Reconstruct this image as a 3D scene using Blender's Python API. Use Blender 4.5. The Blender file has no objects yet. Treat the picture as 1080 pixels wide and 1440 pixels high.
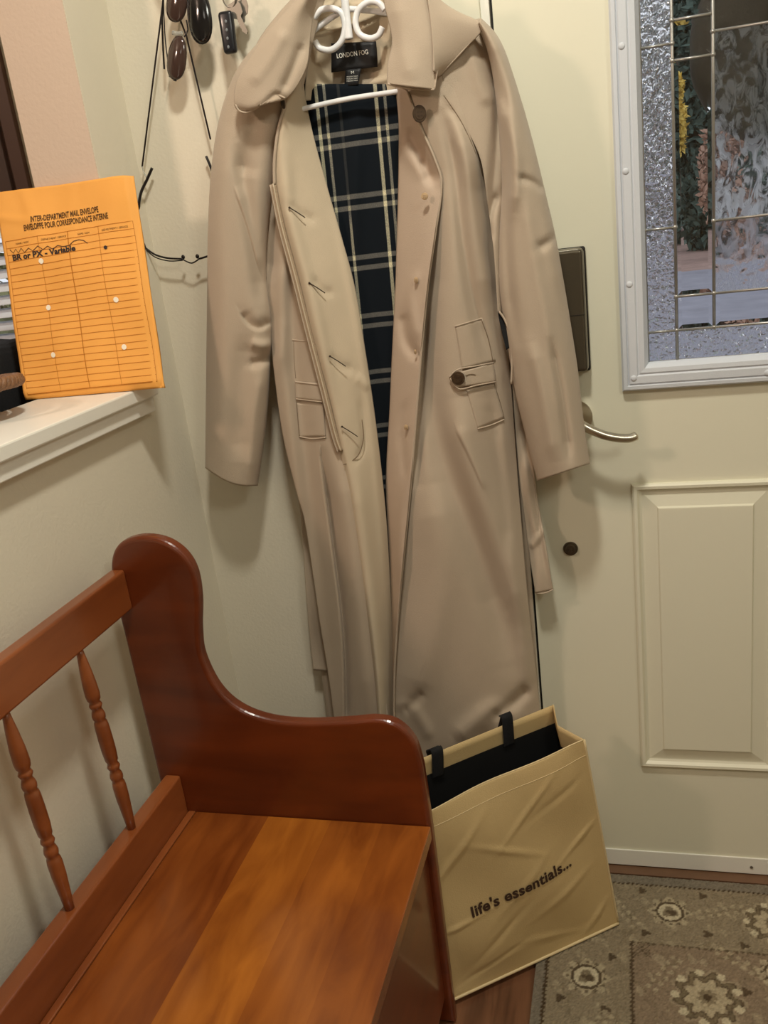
import bpy, bmesh, math, random
import numpy as np
from mathutils import Vector, Matrix, noise
random.seed(7)
rng = np.random.RandomState(5)
scene = bpy.context.scene
COL = scene.collection
PI = math.pi

# ------------------------------------------------------------------ camera
F = 1251.6138
R = np.array([[0.9622575519, 0.2448269965, -0.1188282189],
              [-0.0326641143, -0.3295816485, -0.9435618647],
              [-0.2701730178, 0.9118309486, -0.3091453732]])
CAM = np.array([0.834902, -1.55, 1.315427])
cd = bpy.data.cameras.new('camera'); cam = bpy.data.objects.new('camera', cd); COL.objects.link(cam)
cd.sensor_fit = 'VERTICAL'; cd.sensor_height = 36.0; cd.sensor_width = 27.0; cd.lens = F / 1440 * 36
cd.clip_start = 0.02; cd.clip_end = 200
M = Matrix.Identity(4)
for i in range(3):
    M[i][0] = R[0][i]; M[i][1] = -R[1][i]; M[i][2] = -R[2][i]; M[i][3] = CAM[i]
cam.matrix_world = M
scene.camera = cam


def P(x, y, d):
    """world point seen at photo position (x, y) that lies at depth plane Y = d (arrays allowed)"""
    x = np.asarray(x, float); y = np.asarray(y, float); d = np.asarray(d, float)
    c = np.stack([(x - 540) / F, (y - 720) / F, np.ones_like(x)], -1)
    w = c @ R
    t = (d - CAM[1]) / w[..., 1]
    return CAM + w * t[..., None]


# ------------------------------------------------------------------ materials
def srgb(r, g, b):
    f = lambda c: c / 12.92 if c <= 0.04045 else ((c + 0.055) / 1.055) ** 2.4
    return (f(r / 255), f(g / 255), f(b / 255), 1)


def mat(name, col, rough=0.5, metal=0.0, bump=0.0, bscale=50.0, var=0.0, vscale=6.0, coat=0.0,
        stretch=None, sheen=0.0, spec=0.5, trans=0.0, ior=1.45, detail=3.0):
    m = bpy.data.materials.new(name); m.use_nodes = True
    nt = m.node_tree; N = nt.nodes; L = nt.links
    b = N['Principled BSDF']
    b.inputs['Base Color'].default_value = col
    b.inputs['Roughness'].default_value = rough
    b.inputs['Metallic'].default_value = metal
    b.inputs['Coat Weight'].default_value = coat
    b.inputs['Coat Roughness'].default_value = 0.12
    b.inputs['Sheen Weight'].default_value = sheen
    b.inputs['Specular IOR Level'].default_value = spec
    b.inputs['Transmission Weight'].default_value = trans
    b.inputs['IOR'].default_value = ior
    tc = N.new('ShaderNodeTexCoord'); vec = tc.outputs['Object']
    if stretch:
        mp = N.new('ShaderNodeMapping'); mp.inputs['Scale'].default_value = stretch
        L.new(vec, mp.inputs['Vector']); vec = mp.outputs['Vector']
    if var > 0:
        n = N.new('ShaderNodeTexNoise'); n.inputs['Scale'].default_value = vscale; n.inputs['Detail'].default_value = detail
        L.new(vec, n.inputs['Vector'])
        mx = N.new('ShaderNodeMix'); mx.data_type = 'RGBA'
        mx.inputs['A'].default_value = tuple(c * (1 - var) for c in col[:3]) + (1,)
        mx.inputs['B'].default_value = tuple(min(1, c * (1 + var)) for c in col[:3]) + (1,)
        L.new(n.outputs['Fac'], mx.inputs['Factor']); L.new(mx.outputs['Result'], b.inputs['Base Color'])
    if bump > 0:
        n2 = N.new('ShaderNodeTexNoise'); n2.inputs['Scale'].default_value = bscale; n2.inputs['Detail'].default_value = 3
        L.new(vec, n2.inputs['Vector'])
        bp = N.new('ShaderNodeBump'); bp.inputs['Strength'].default_value = bump; bp.inputs['Distance'].default_value = 0.002
        L.new(n2.outputs['Fac'], bp.inputs['Height']); L.new(bp.outputs['Normal'], b.inputs['Normal'])
    return m


def wood_mat(name, c1, c2, scale, rough=0.28, planks=None, axis=0):
    """varnished wood; planks = list of (position, tone) along an axis"""
    m = bpy.data.materials.new(name); m.use_nodes = True
    nt = m.node_tree; N = nt.nodes; L = nt.links; b = N['Principled BSDF']
    b.inputs['Roughness'].default_value = rough; b.inputs['Coat Weight'].default_value = 0.35
    b.inputs['Coat Roughness'].default_value = 0.1
    tc = N.new('ShaderNodeTexCoord')
    mp = N.new('ShaderNodeMapping'); mp.inputs['Scale'].default_value = scale
    L.new(tc.outputs['Object'], mp.inputs['Vector'])
    n = N.new('ShaderNodeTexNoise'); n.inputs['Scale'].default_value = 3; n.inputs['Detail'].default_value = 6
    n.inputs['Distortion'].default_value = 0.6
    L.new(mp.outputs['Vector'], n.inputs['Vector'])
    n3 = N.new('ShaderNodeTexNoise'); n3.inputs['Scale'].default_value = 7; n3.inputs['Detail'].default_value = 2
    L.new(tc.outputs['Object'], n3.inputs['Vector'])
    ad = N.new('ShaderNodeMath'); ad.operation = 'MULTIPLY_ADD'; ad.inputs[1].default_value = 0.5
    L.new(n3.outputs['Fac'], ad.inputs[0]); L.new(n.outputs['Fac'], ad.inputs[2])
    cr = N.new('ShaderNodeValToRGB')
    cr.color_ramp.elements[0].position = 0.5; cr.color_ramp.elements[0].color = c1
    cr.color_ramp.elements[1].position = 1.0; cr.color_ramp.elements[1].color = c2
    L.new(ad.outputs[0], cr.inputs['Fac'])
    out = cr.outputs['Color']
    if planks:
        sp = N.new('ShaderNodeSeparateXYZ'); L.new(tc.outputs['Object'], sp.inputs[0])
        pr = N.new('ShaderNodeValToRGB'); pr.color_ramp.interpolation = 'CONSTANT'
        e = pr.color_ramp.elements
        while len(e) < len(planks): e.new(0.5)
        for i, (p, t) in enumerate(planks):
            e[i].position = p; e[i].color = t
        L.new(sp.outputs[axis], pr.inputs['Fac'])
        mx = N.new('ShaderNodeMix'); mx.data_type = 'RGBA'; mx.blend_type = 'MULTIPLY'
        mx.inputs['Factor'].default_value = 1
        L.new(out, mx.inputs['A']); L.new(pr.outputs['Color'], mx.inputs['B']); out = mx.outputs['Result']
    L.new(out, b.inputs['Base Color'])
    return m


FAB = srgb(184, 167, 146)
M_ = dict(
    wall=mat('wall_paint', srgb(222, 214, 194), 0.75, bump=0.25, bscale=160, var=0.02),
    jamb=mat('opening_lit_pink', srgb(210, 188, 168), 0.75, bump=0.25, bscale=160),
    trim=mat('white_trim_paint', srgb(236, 233, 222), 0.4, bump=0.05, bscale=90),
    door=mat('cream_door_paint', srgb(226, 222, 200), 0.42, bump=0.06, bscale=120, var=0.01),
    frame=mat('grey_white_frame', srgb(206, 210, 216), 0.5, bump=0.15, bscale=400),
    came=mat('lead_came', srgb(168, 166, 160), 0.3, metal=0.7),
    rubber=mat('black_gap', srgb(28, 24, 20), 0.7),
    nickel2=mat('brushed_lock_edge', srgb(140, 134, 122), 0.35, metal=0.9),
    nickel=mat('satin_nickel', srgb(205, 198, 182), 0.28, metal=1.0),
    bronze=mat('dark_bronze', srgb(96, 88, 74), 0.38, metal=0.75, bump=0.05, bscale=300),
    coat=mat('beige_twill', FAB, 0.72, bump=0.35, bscale=900, var=0.05, vscale=9, sheen=0.15, spec=0.25),
    facing=mat('beige_facing', srgb(200, 184, 158), 0.7, bump=0.3, bscale=900, var=0.05, vscale=14, sheen=0.1, spec=0.25),
    facing2=mat('pink_beige_facing', srgb(188, 168, 148), 0.62, bump=0.3, bscale=900, var=0.05, vscale=14, spec=0.3),
    stitch=mat('dark_stitching', srgb(126, 108, 86), 0.8),
    placket=mat('placket_twill', srgb(172, 150, 124), 0.8, bump=.8, bscale=500, var=.15, vscale=300),
    hole=mat('buttonhole_thread', srgb(58, 44, 32), 0.8),
    horn=mat('dark_horn', srgb(66, 50, 34), 0.4, var=0.75, vscale=160, coat=0.1),
    pearl=mat('pale_button', srgb(196, 168, 132), 0.25, var=0.2, vscale=90, coat=0.4),
    blackcloth=mat('black_cloth', srgb(22, 22, 24), 0.9, bump=0.4, bscale=300),
    label=mat('black_label_satin', srgb(24, 24, 26), 0.5, bump=0.15, bscale=700),
    white=mat('white_print', srgb(225, 222, 212), 0.6),
    plastic=mat('white_plastic', srgb(238, 238, 238), 0.25, coat=0.3),
    bag=mat('tan_nonwoven', srgb(205, 178, 128), 0.55, bump=0.3, bscale=500, var=0.06, vscale=8, spec=0.4),
    bagtrim=mat('pale_tan_piping', srgb(219, 197, 152), 0.5, bump=0.2, bscale=300),
    blackbag=mat('black_lining', srgb(12, 12, 13), 0.85),
    ink=mat('dark_brown_ink', srgb(62, 40, 26), 0.7),
    env=mat('orange_kraft_paper', srgb(240, 170, 82), 0.6, bump=0.25, bscale=60, var=0.07, vscale=10, spec=0.3),
    envline=mat('brown_ruling', srgb(186, 112, 24), 0.7),
    envink=mat('envelope_ink', srgb(84, 52, 14), 0.7),
    pen=mat('dark_pen_ink', srgb(40, 26, 22), 0.6),
    punch=mat('white_behind_punch_hole', srgb(246, 236, 214), 0.7),
    wire=mat('black_wire', srgb(28, 25, 25), 0.3, metal=0.3, coat=0.3),
    cord=mat('black_cord', srgb(42, 32, 30), 0.7),
    lensbrown=mat('brown_lens', srgb(66, 48, 42), 0.12, coat=0.6),
    lensblack=mat('black_lens', srgb(22, 21, 22), 0.12, coat=0.6),
    keyfob=mat('black_fob_plastic', srgb(20, 22, 28), 0.35, coat=0.2),
    fobmark=mat('grey_fob_symbols', srgb(120, 125, 128), 0.5),
    clear=mat('clear_plastic', srgb(220, 222, 215), 0.1, trans=0.7),
    brown=mat('brown_casing_paint', srgb(84, 60, 48), 0.5, bump=0.1),
    brown2=mat('darker_brown_edge', srgb(60, 42, 34), 0.5),
    slat=mat('white_blind_slat', srgb(228, 232, 238), 0.4),
    wicker=mat('wicker', srgb(128, 92, 64), 0.55, bump=0.8, bscale=220, var=0.5, vscale=130),
    threshold=mat('brown_threshold', srgb(110, 80, 58), 0.5, var=0.2, vscale=30),
    metal=mat('screw_metal', srgb(150, 145, 135), 0.4, metal=0.9),
    drive=mat('asphalt', srgb(136, 136, 146), 0.9, bump=0.5, bscale=8, var=0.35, vscale=2.5),
    grass=mat('lawn', srgb(110, 140, 80), 0.9, bump=0.6, bscale=12, var=0.4, vscale=4),
    litter=mat('leaf_litter', srgb(150, 124, 114), 0.9, bump=0.8, bscale=6, var=0.5, vscale=3),
    bark=mat('bark', srgb(70, 58, 48), 0.9, bump=0.8, bscale=20, var=0.3),
    evergreen=mat('evergreen_leaf', srgb(76, 94, 84), 0.8, var=0.5, vscale=2),
    olive=mat('olive_leaf', srgb(140, 140, 96), 0.8, var=0.4, vscale=2),
    yellow=mat('yellow_leaf', srgb(214, 184, 90), 0.7, var=0.25, vscale=3),
    orange=mat('orange_leaf', srgb(176, 142, 122), 0.8, var=0.35, vscale=2),
    wreath=mat('dark_wreath', srgb(70, 66, 58), 0.9, bump=0.7, bscale=70, var=0.3, vscale=20),
    ribbon=mat('dark_ribbon', srgb(34, 40, 42), 0.7),
    brick=mat('brick_edging', srgb(150, 92, 76), 0.9, bump=0.4, bscale=30, var=0.3),
    bluehouse=mat('pale_siding', srgb(170, 178, 186), 0.8, var=0.1),
)
W_END = wood_mat('varnished_end_panel', srgb(88, 36, 14), srgb(118, 52, 20), (1.2, 1, 7), 0.3)
W_RAIL = wood_mat('varnished_rail', srgb(118, 60, 28), srgb(152, 84, 42), (7, 1.0, 7), 0.3)
g = lambda v, w=1.0, q=1.0: (v, v * w, v * q, 1)
W_SEAT = wood_mat('varnished_seat', srgb(134, 68, 24), srgb(184, 106, 42), (9, 2.0, 1), 0.26,
                  planks=[(0.0, g(.66, .90, .9)), (.235, g(1.05, 1.06, .8)), (.345, g(.86, 1, .86)), (.43, g(.74, .95, .85))])
W_FLOOR = wood_mat('brown_floorboards', srgb(84, 52, 34), srgb(134, 90, 62), (14, 1.5, 1), 0.35)


def glass_mat(name, bump, scale, rough, col=(1, 1, 1, 1), etch=0.0, tint=srgb(190, 195, 200), escale=30):
    m = bpy.data.materials.new(name); m.use_nodes = True
    nt = m.node_tree; N = nt.nodes; L = nt.links
    out = N['Material Output']; N.remove(N['Principled BSDF'])
    gl = N.new('ShaderNodeBsdfGlass'); gl.inputs['IOR'].default_value = 1.45
    gl.inputs['Roughness'].default_value = rough; gl.inputs['Color'].default_value = col
    tc = N.new('ShaderNodeTexCoord')
    if bump > 0:
        v = N.new('ShaderNodeTexVoronoi'); v.inputs['Scale'].default_value = scale; v.feature = 'SMOOTH_F1'
        nn = N.new('ShaderNodeTexNoise'); nn.inputs['Scale'].default_value = scale * .7
        L.new(tc.outputs['Object'], nn.inputs['Vector'])
        mx = N.new('ShaderNodeMix'); mx.data_type = 'VECTOR'; mx.inputs['Factor'].default_value = 0.02
        L.new(tc.outputs['Object'], mx.inputs['A']); L.new(nn.outputs['Color'], mx.inputs['B'])
        L.new(mx.outputs['Result'], v.inputs['Vector'])
        bp = N.new('ShaderNodeBump'); bp.inputs['Strength'].default_value = bump; bp.inputs['Distance'].default_value = 0.004
        L.new(v.outputs['Distance'], bp.inputs['Height']); L.new(bp.outputs['Normal'], gl.inputs['Normal'])
    sh = gl.outputs[0]
    if etch > 0:
        tl = N.new('ShaderNodeBsdfTranslucent'); tl.inputs['Color'].default_value = tint
        df = N.new('ShaderNodeBsdfDiffuse'); df.inputs['Color'].default_value = tint
        rg = N.new('ShaderNodeBsdfGlass'); rg.inputs['Roughness'].default_value = 0.55; rg.inputs['IOR'].default_value = 1.45
        rg.inputs['Color'].default_value = (.97, .98, 1, 1)
        m1 = N.new('ShaderNodeMixShader'); m1.inputs[0].default_value = 0.22
        m0 = N.new('ShaderNodeMixShader'); m0.inputs[0].default_value = 0.12
        L.new(tl.outputs[0], m0.inputs[1]); L.new(df.outputs[0], m0.inputs[2])
        L.new(rg.outputs[0], m1.inputs[1]); L.new(m0.outputs[0], m1.inputs[2])
        nz = N.new('ShaderNodeTexNoise'); nz.inputs['Scale'].default_value = escale; nz.inputs['Detail'].default_value = 5
        nz.inputs['Distortion'].default_value = 1.6
        mp = N.new('ShaderNodeMapping'); mp.inputs['Rotation'].default_value = (0, 0.6, 0); mp.inputs['Scale'].default_value = (1, 1, .55)
        L.new(tc.outputs['Object'], mp.inputs['Vector']); L.new(mp.outputs['Vector'], nz.inputs['Vector'])
        cr = N.new('ShaderNodeValToRGB')
        cr.color_ramp.elements[0].position = 0.46; cr.color_ramp.elements[0].color = (0.05,) * 3 + (1,)
        cr.color_ramp.elements[1].position = 0.56; cr.color_ramp.elements[1].color = (etch,) * 3 + (1,)
        L.new(nz.outputs['Fac'], cr.inputs['Fac'])
        m2 = N.new('ShaderNodeMixShader'); L.new(cr.outputs['Color'], m2.inputs[0])
        L.new(sh, m2.inputs[1]); L.new(m1.outputs[0], m2.inputs[2]); sh = m2.outputs[0]
    L.new(sh, out.inputs['Surface'])
    return m


G_HAM = glass_mat('hammered_glass', 0.75, 125, 0.06, etch=0.30, tint=srgb(225, 225, 232), escale=260)
G_CLR = glass_mat('clear_glass', 0, 1, 0.0)
G_ETCH = glass_mat('etched_glass', 0.15, 40, 0.0, etch=0.95, tint=srgb(205, 212, 212), escale=55)
G_CHIP = glass_mat('glue_chip_glass', 0.5, 45, 0.03, etch=0.45, tint=srgb(205, 205, 218), escale=60)


# ------------------------------------------------------------------ mesh helpers
def link(name, me, m, parent=None, smooth=False):
    o = bpy.data.objects.new(name, me); COL.objects.link(o)
    if m is not None and len(me.materials) == 0: me.materials.append(m)
    if smooth:
        for p in me.polygons: p.use_smooth = True
    if parent is not None: o.parent = parent
    return o


def raw(name, v, f, m, parent=None, smooth=False):
    me = bpy.data.meshes.new(name); me.from_pydata([tuple(map(float, q)) for q in v], [], f); me.update()
    return link(name, me, m, parent, smooth)


def tag(o, label, cat, group=None, kind=None):
    o['label'] = label; o['category'] = cat
    if group: o['group'] = group
    if kind: o['kind'] = kind
    return o


def struct(o):
    o['kind'] = 'structure'; return o


def empty(name, loc=(0, 0, 0)):
    o = bpy.data.objects.new(name, None); COL.objects.link(o); o.location = loc; o.empty_display_size = .05
    bpy.context.view_layer.update()
    return o


def par(o, p):
    """parent keeping world place"""
    o.parent = p; o.matrix_parent_inverse = Matrix.Translation(p.location).inverted()
    return o


def bm_box(bm, x0, x1, y0, y1, z0, z1, bev=0.0, seg=2):
    r = bmesh.ops.create_cube(bm, size=1)
    for v in r['verts']:
        v.co = Vector(((x0 + x1) / 2 + v.co.x * (x1 - x0), (y0 + y1) / 2 + v.co.y * (y1 - y0), (z0 + z1) / 2 + v.co.z * (z1 - z0)))
    if bev > 0:
        ed = set()
        for v in r['verts']:
            for e in v.link_edges: ed.add(e)
        bmesh.ops.bevel(bm, geom=list(ed), offset=bev, segments=seg, profile=0.5, affect='EDGES')


def fin(name, bm, m, parent=None, smooth=False):
    bmesh.ops.recalc_face_normals(bm, faces=bm.faces)
    me = bpy.data.meshes.new(name); bm.to_mesh(me); bm.free()
    o = link(name, me, m, None, smooth)
    if parent is not None: par(o, parent)
    return o


def box(name, x0, x1, y0, y1, z0, z1, m, parent=None, bev=0.0, seg=2):
    bm = bmesh.new(); bm_box(bm, x0, x1, y0, y1, z0, z1, bev, seg)
    return fin(name, bm, m, parent)


def bm_tube(bm, pts, r, n=10, closed=False, cap=True):
    pts = [Vector(p) for p in pts]; k = len(pts)
    rs = r if hasattr(r, '__len__') else [r] * k
    rings = []; up = None
    for i, p in enumerate(pts):
        a = pts[(i - 1) % k] if (closed or i > 0) else p
        b = pts[(i + 1) % k] if (closed or i < k - 1) else p
        t = (b - a).normalized()
        if up is None:
            up = t.orthogonal().normalized()
        up = (up - t * up.dot(t)).normalized(); s = t.cross(up)
        rings.append([bm.verts.new(p + (up * math.cos(q * 2 * PI / n) + s * math.sin(q * 2 * PI / n)) * rs[i]) for q in range(n)])
    m = k if closed else k - 1
    for i in range(m):
        A = rings[i]; B = rings[(i + 1) % k]
        for q in range(n): bm.faces.new((A[q], A[(q + 1) % n], B[(q + 1) % n], B[q]))
    if cap and not closed:
        bm.faces.new(rings[0][::-1]); bm.faces.new(rings[-1])


def tube(name, pts, r, m, parent=None, n=10, closed=False):
    bm = bmesh.new(); bm_tube(bm, pts, r, n, closed)
    return fin(name, bm, m, parent, True)


def spline(pts, k=8, closed=False):
    pts = [np.array(p, float) for p in pts]; n = len(pts); out = []
    rngi = range(n) if closed else range(n - 1)
    for i in rngi:
        p1 = pts[i]; p2 = pts[(i + 1) % n]
        p0 = pts[(i - 1) % n] if (closed or i > 0) else p1
        p3 = pts[(i + 2) % n] if (closed or i < n - 2) else p2
        for j in range(k):
            t = j / k
            out.append(.5 * ((2 * p1) + (-p0 + p2) * t + (2 * p0 - 5 * p1 + 4 * p2 - p3) * t * t + (-p0 + 3 * p1 - 3 * p2 + p3) * t ** 3))
    if not closed: out.append(pts[-1])
    return out


def prism(name, outline, y0, y1, m, parent=None, bev=0.0, seg=3, smooth=False):
    """outline in (x, z), extruded along Y"""
    bm = bmesh.new()
    A = [bm.verts.new((p[0], y0, p[1])) for p in outline]
    B = [bm.verts.new((p[0], y1, p[1])) for p in outline]
    n = len(A)
    fa = bm.faces.new(A); fb = bm.faces.new(B[::-1])
    for i in range(n): bm.faces.new((A[i], A[(i + 1) % n], B[(i + 1) % n], B[i]))
    bmesh.ops.recalc_face_normals(bm, faces=bm.faces)
    if bev > 0:
        ed = [e for e in bm.edges if abs(e.verts[0].co.y - e.verts[1].co.y) < 1e-6]
        bmesh.ops.bevel(bm, geom=ed, offset=bev, segments=seg, profile=0.5, affect='EDGES')
    return fin(name, bm, m, parent, smooth)


def text_verts(s, size=1.0, bold=0.0, spacing=1.0):
    cu = bpy.data.curves.new('t', 'FONT'); cu.body = s; cu.size = size; cu.offset = bold
    cu.space_character = spacing; cu.fill_mode = 'FRONT' if hasattr(cu, 'fill_mode') else cu.fill_mode
    cu.resolution_u = 3
    o = bpy.data.objects.new('t', cu); COL.objects.link(o)
    dg = bpy.context.evaluated_depsgraph_get(); dg.update()
    me = bpy.data.meshes.new_from_object(o.evaluated_get(dg))
    v = np.array([q.co[:] for q in me.vertices]); f = [tuple(p.vertices) for p in me.polygons]
    bpy.data.objects.remove(o); bpy.data.curves.remove(cu); bpy.data.meshes.remove(me)
    return v, f


def text_on(name, s, fn, u0, u1, v0, hv, m, parent, bold=0.0, spacing=1.0):
    """lays lettering in the (u, v) frame of a surface: u0..u1 wide, baseline v0 (start, end), height hv (v grows down)"""
    v, f = text_verts(s, 1.0, bold, spacing)
    x = (v[:, 0] - v[:, 0].min()) / (v[:, 0].max() - v[:, 0].min())
    va, vb = v0 if hasattr(v0, '__len__') else (v0, v0)
    uu = u0 + (u1 - u0) * x; vv = va + (vb - va) * x - v[:, 1] / 0.69 * hv
    w = fn(uu, vv)
    return raw(name, w, f, m, parent)


def add_mod_solid(o, t, off=0):
    s = o.modifiers.new('thickness', 'SOLIDIFY'); s.thickness = t; s.offset = off; return o


# ------------------------------------------------------------------ the room
def wall_with_hole(name, x0, x1, z0, z1, holes, y0, y1, m):
    xs = sorted({x0, x1, *[h[0] for h in holes], *[h[1] for h in holes]})
    zs = sorted({z0, z1, *[h[2] for h in holes], *[h[3] for h in holes]})
    bm = bmesh.new()
    for a, b in zip(xs, xs[1:]):
        for c, d in zip(zs, zs[1:]):
            mx, mz = (a + b) / 2, (c + d) / 2
            if any(h[0] < mx < h[1] and h[2] < mz < h[3] for h in holes): continue
            bm_box(bm, a, b, y0, y1, c, d)
    bmesh.ops.remove_doubles(bm, verts=bm.verts, dist=1e-5)
    return struct(fin(name, bm, m))


DX0, DX1, DZ1 = 0.650, 1.564, 2.03
wall_with_hole('wall_back', -2.6, 2.3, -0.05, 2.45, [(0.632, 1.582, -0.0, 2.05), (-1.20, -0.279, 0.9, 2.0)], 0.0, 0.14, M_['wall'])
bm = bmesh.new()
bm_box(bm, -0.125, 0, -3.6, 0, -0.05, 1.045)           # half wall
bm_box(bm, -0.125, 0, -0.137, 0, 1.045, 2.45)          # full-height end beside the corner
struct(fin('wall_left', bm, M_['wall']))
# end face of the opening, warm lamp light put into its pinkish colour
struct(box('trim_1', -0.124, -0.001, -0.1385, -0.137, 1.0905, 2.44, M_['jamb']))
# ledge cap with apron
bm = bmesh.new()
bm_box(bm, -0.103 - 0.05, 0.032, -3.6, -0.1395, 1.072, 1.095, 0.003)
bm_box(bm, 0.0005, 0.022, -3.6, -0.145, 1.044, 1.073, 0.002)
ledge = struct(fin('trim_2', bm, M_['trim']))
struct(box('wall_right', 2.3, 2.42, -3.7, 0.0, -0.05, 2.45, M_['wall']))
struct(box('wall_front', -2.6, 2.42, -3.82, -3.6, -0.05, 2.45, M_['wall']))
struct(box('wall_side_room', -2.72, -2.6, -3.82, 0.14, -0.05, 2.45, M_['wall']))
struct(box('ceiling', -2.72, 2.42, -3.82, 0.14, 2.45, 2.55, M_['trim']))
struct(box('floor', -2.72, 2.42, -3.82, 0.14, -0.10, 0.0, W_FLOOR))
# door casing and jamb
struct(box('trim_3', 0.566, 0.632, -0.013, 0.001, 0.0, 2.1, M_['door'], bev=0.002))
struct(box('trim_4', 0.632, 0.6455, -0.004, 0.13, 0.0, 2.05, M_['trim'], bev=0.001))
struct(box('trim_5', 0.6455, 0.6500, 0.012, 0.13, 0.0, 2.05, M_['rubber']))
struct(box('trim_6', 0.646, 1.582, -0.0255, 0.13, 0.0, 0.007, M_['threshold']))
struct(box('trim_7', 0.632, 1.582, 0.0, 0.13, 2.032, 2.05, M_['trim']))
struct(box('trim_8', 1.566, 1.582, 0.0, 0.13, 0.006, 2.032, M_['trim']))

# ------------------------------------------------------------------ front door
door = struct(empty('door_1', (DX0, 0, 0)))
bm = bmesh.new()
wx0, wx1, wz0, wz1 = 0.850, 1.364, 1.022, 1.90
zb = 0.008
for a, b, c, d in [(DX0, wx0, zb, DZ1), (wx1, DX1, zb, DZ1), (wx0, wx1, zb, wz0), (wx0, wx1, wz1, DZ1)]:
    bm_box(bm, a, b, 0.0, 0.045, c, d)
bmesh.ops.remove_doubles(bm, verts=bm.verts, dist=1e-5)
slab = fin('door_slab', bm, M_['door'], door)


def ring_loft(bm, x0, x1, z0, z1, prof, close=True):
    """nested rectangles: prof = list of (inset, y)"""
    rs = []
    for i, y in prof:
        rs.append([bm.verts.new(p) for p in ((x0 + i, y, z0 + i), (x1 - i, y, z0 + i), (x1 - i, y, z1 - i), (x0 + i, y, z1 - i))])
    for A, B in zip(rs, rs[1:]):
        for q in range(4): bm.faces.new((A[q], A[(q + 1) % 4], B[(q + 1) % 4], B[q]))
    if close: bm.faces.new(rs[-1])


for a, b in ((0.832, 1.075), (1.139, 1.382)):
    bm = bmesh.new()
    ring_loft(bm, a, b, 0.249, 0.827, [(0, 0.0), (0.001, -0.006), (0.004, -0.009), (0.009, -0.0085), (0.013, -0.003), (0.017, -0.001),
                                       (0.020, -0.0012), (0.042, -0.0065), (0.0445, -0.010), (0.047, -0.0102)])
    fin('raised_panel', bm, M_['door'], door)
# window surround
bm = bmesh.new()
ring_loft(bm, 0.823, 1.391, 0.994, 1.93, [(0, 0.0), (0.0, -0.010), (0.003, -0.014), (0.0085, -0.0145), (0.0105, -0.0115), (0.013, -0.0145), (0.0245, -0.0145),
                                         (0.027, -0.012), (0.030, -0.014), (0.037, -0.013), (0.043, -0.002), (0.0445, 0.010)], close=False)
wf = fin('window_frame', bm, M_['frame'], door)
for (sx, sz) in ((0.840, 1.343), (0.840, 1.170), (0.842, 1.016), (0.840, 1.52), (1.05, 1.010), (1.25, 1.010)):
    bm = bmesh.new(); bmesh.ops.create_uvsphere(bm, u_segments=16, v_segments=8, radius=0.0052)
    for v in bm.verts: v.co = Vector((v.co.x + sx, v.co.y * .45 - 0.0143, v.co.z + sz))
    s = fin('screw_cover', bm, M_['frame'], None, True); par(s, wf)
# glass panes: rectangles in (x0,x1,z0,z1,material,bevel)
gx0, gx1, gz0, gz1 = 0.866, 1.348, 1.037, 1.887
cA, cB = 0.913, 0.971
mA, mB = 2.214 - cA, 2.214 - cB
panes = []
for a, b in ((gx0, cA), (mA, gx1)):
    for c, d in ((1.0865, 1.25), (1.25, 1.515), (1.515, 1.70), (1.70, gz1)): panes.append((a, b, c, d, G_HAM, 0))
    panes.append((a, b, gz0, 1.0865, G_HAM, 0))
panes.append((cA, mA, gz0, 1.0865, G_HAM, 0)); panes.append((cA, mA, 1.84, gz1, G_HAM, 0))
for a, b in ((cA, cB), (mB, mA)):
    for c, d in ((1.0865, 1.141), (1.141, 1.491), (1.491, 1.546), (1.546, 1.84)): panes.append((a, b, c, d, G_CLR, 0.008))
panes.append((cB, mB, 1.0865, 1.141, G_CLR, 0.008))
panes.append((cB, mB, 1.141, 1.253, G_CHIP, 0))
panes.append((cB, mB, 1.253, 1.522, G_ETCH, 0))
panes.append((cB, mB, 1.522, 1.84, G_CLR, 0))
for a, b, c, d, m, bv in panes:
    bm = bmesh.new(); e = 0.0006
    a += e; b -= e; c += e; d -= e
    if bv:
        fr = [(0, 0.0092), (bv, 0.0075)]
    else:
        fr = [(0, 0.008)]
    ring_loft(bm, a, b, c, d, fr + [], close=True)
    V = [bm.verts.new(p) for p in ((a, .0125, c), (b, .0125, c), (b, .0125, d), (a, .0125, d))]
    bm.faces.new(V)
    bm.verts.ensure_lookup_table()
    A = bm.verts[0:4]
    for q in range(4): bm.faces.new((A[q], A[(q + 1) % 4], V[(q + 1) % 4], V[q]))
    fin('glass_pane', bm, m, door)
bm = bmesh.new()


def came(x0, z0, x1, z1, r=0.0022):
    bm_tube(bm, [(x0, .0085, z0), (x1, .0085, z1)], r, 8)


for x in (cA, cB, mB, mA): came(x, 1.0865 if x in (cB, mB) else gz0, x, 1.84 if x in (cB, mB) else gz1, 0.0026)
for x in (gx0, gx1): came(x, gz0, x, gz1, 0.0028)
for z in (gz0, gz1): came(gx0, z, gx1, z, 0.002)
for z in (1.0865, 1.25, 1.515, 1.70):
    came(gx0, z, cA, z); came(mA, z, gx1, z)
for z in (1.141, 1.491, 1.546): came(cA, z, cB, z); came(mB, z, mA, z)
for z in (1.141, 1.253, 1.522): came(cB, z, mB, z)
came(cA, 1.0865, mA, 1.0865); came(cA, 1.84, mA, 1.84)
for x, z in ((cA, 1.0865), (cA, 1.141), (cB, 1.141), (cB, 1.0865), (cA, 1.515), (cA, 1.491), (cB, 1.522), (cB, 1.491), (cA, 1.546), (cB, 1.253), (gx0, 1.0865), (gx0, 1.25), (cA, 1.25)):
    r = bmesh.ops.create_uvsphere(bm, u_segments=10, v_segments=6, radius=0.0042)
    for v in r['verts']: v.co = Vector((v.co.x + x, v.co.y + .0085, v.co.z + z))
fin('lead_came', bm, M_['came'], door, True)
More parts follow.
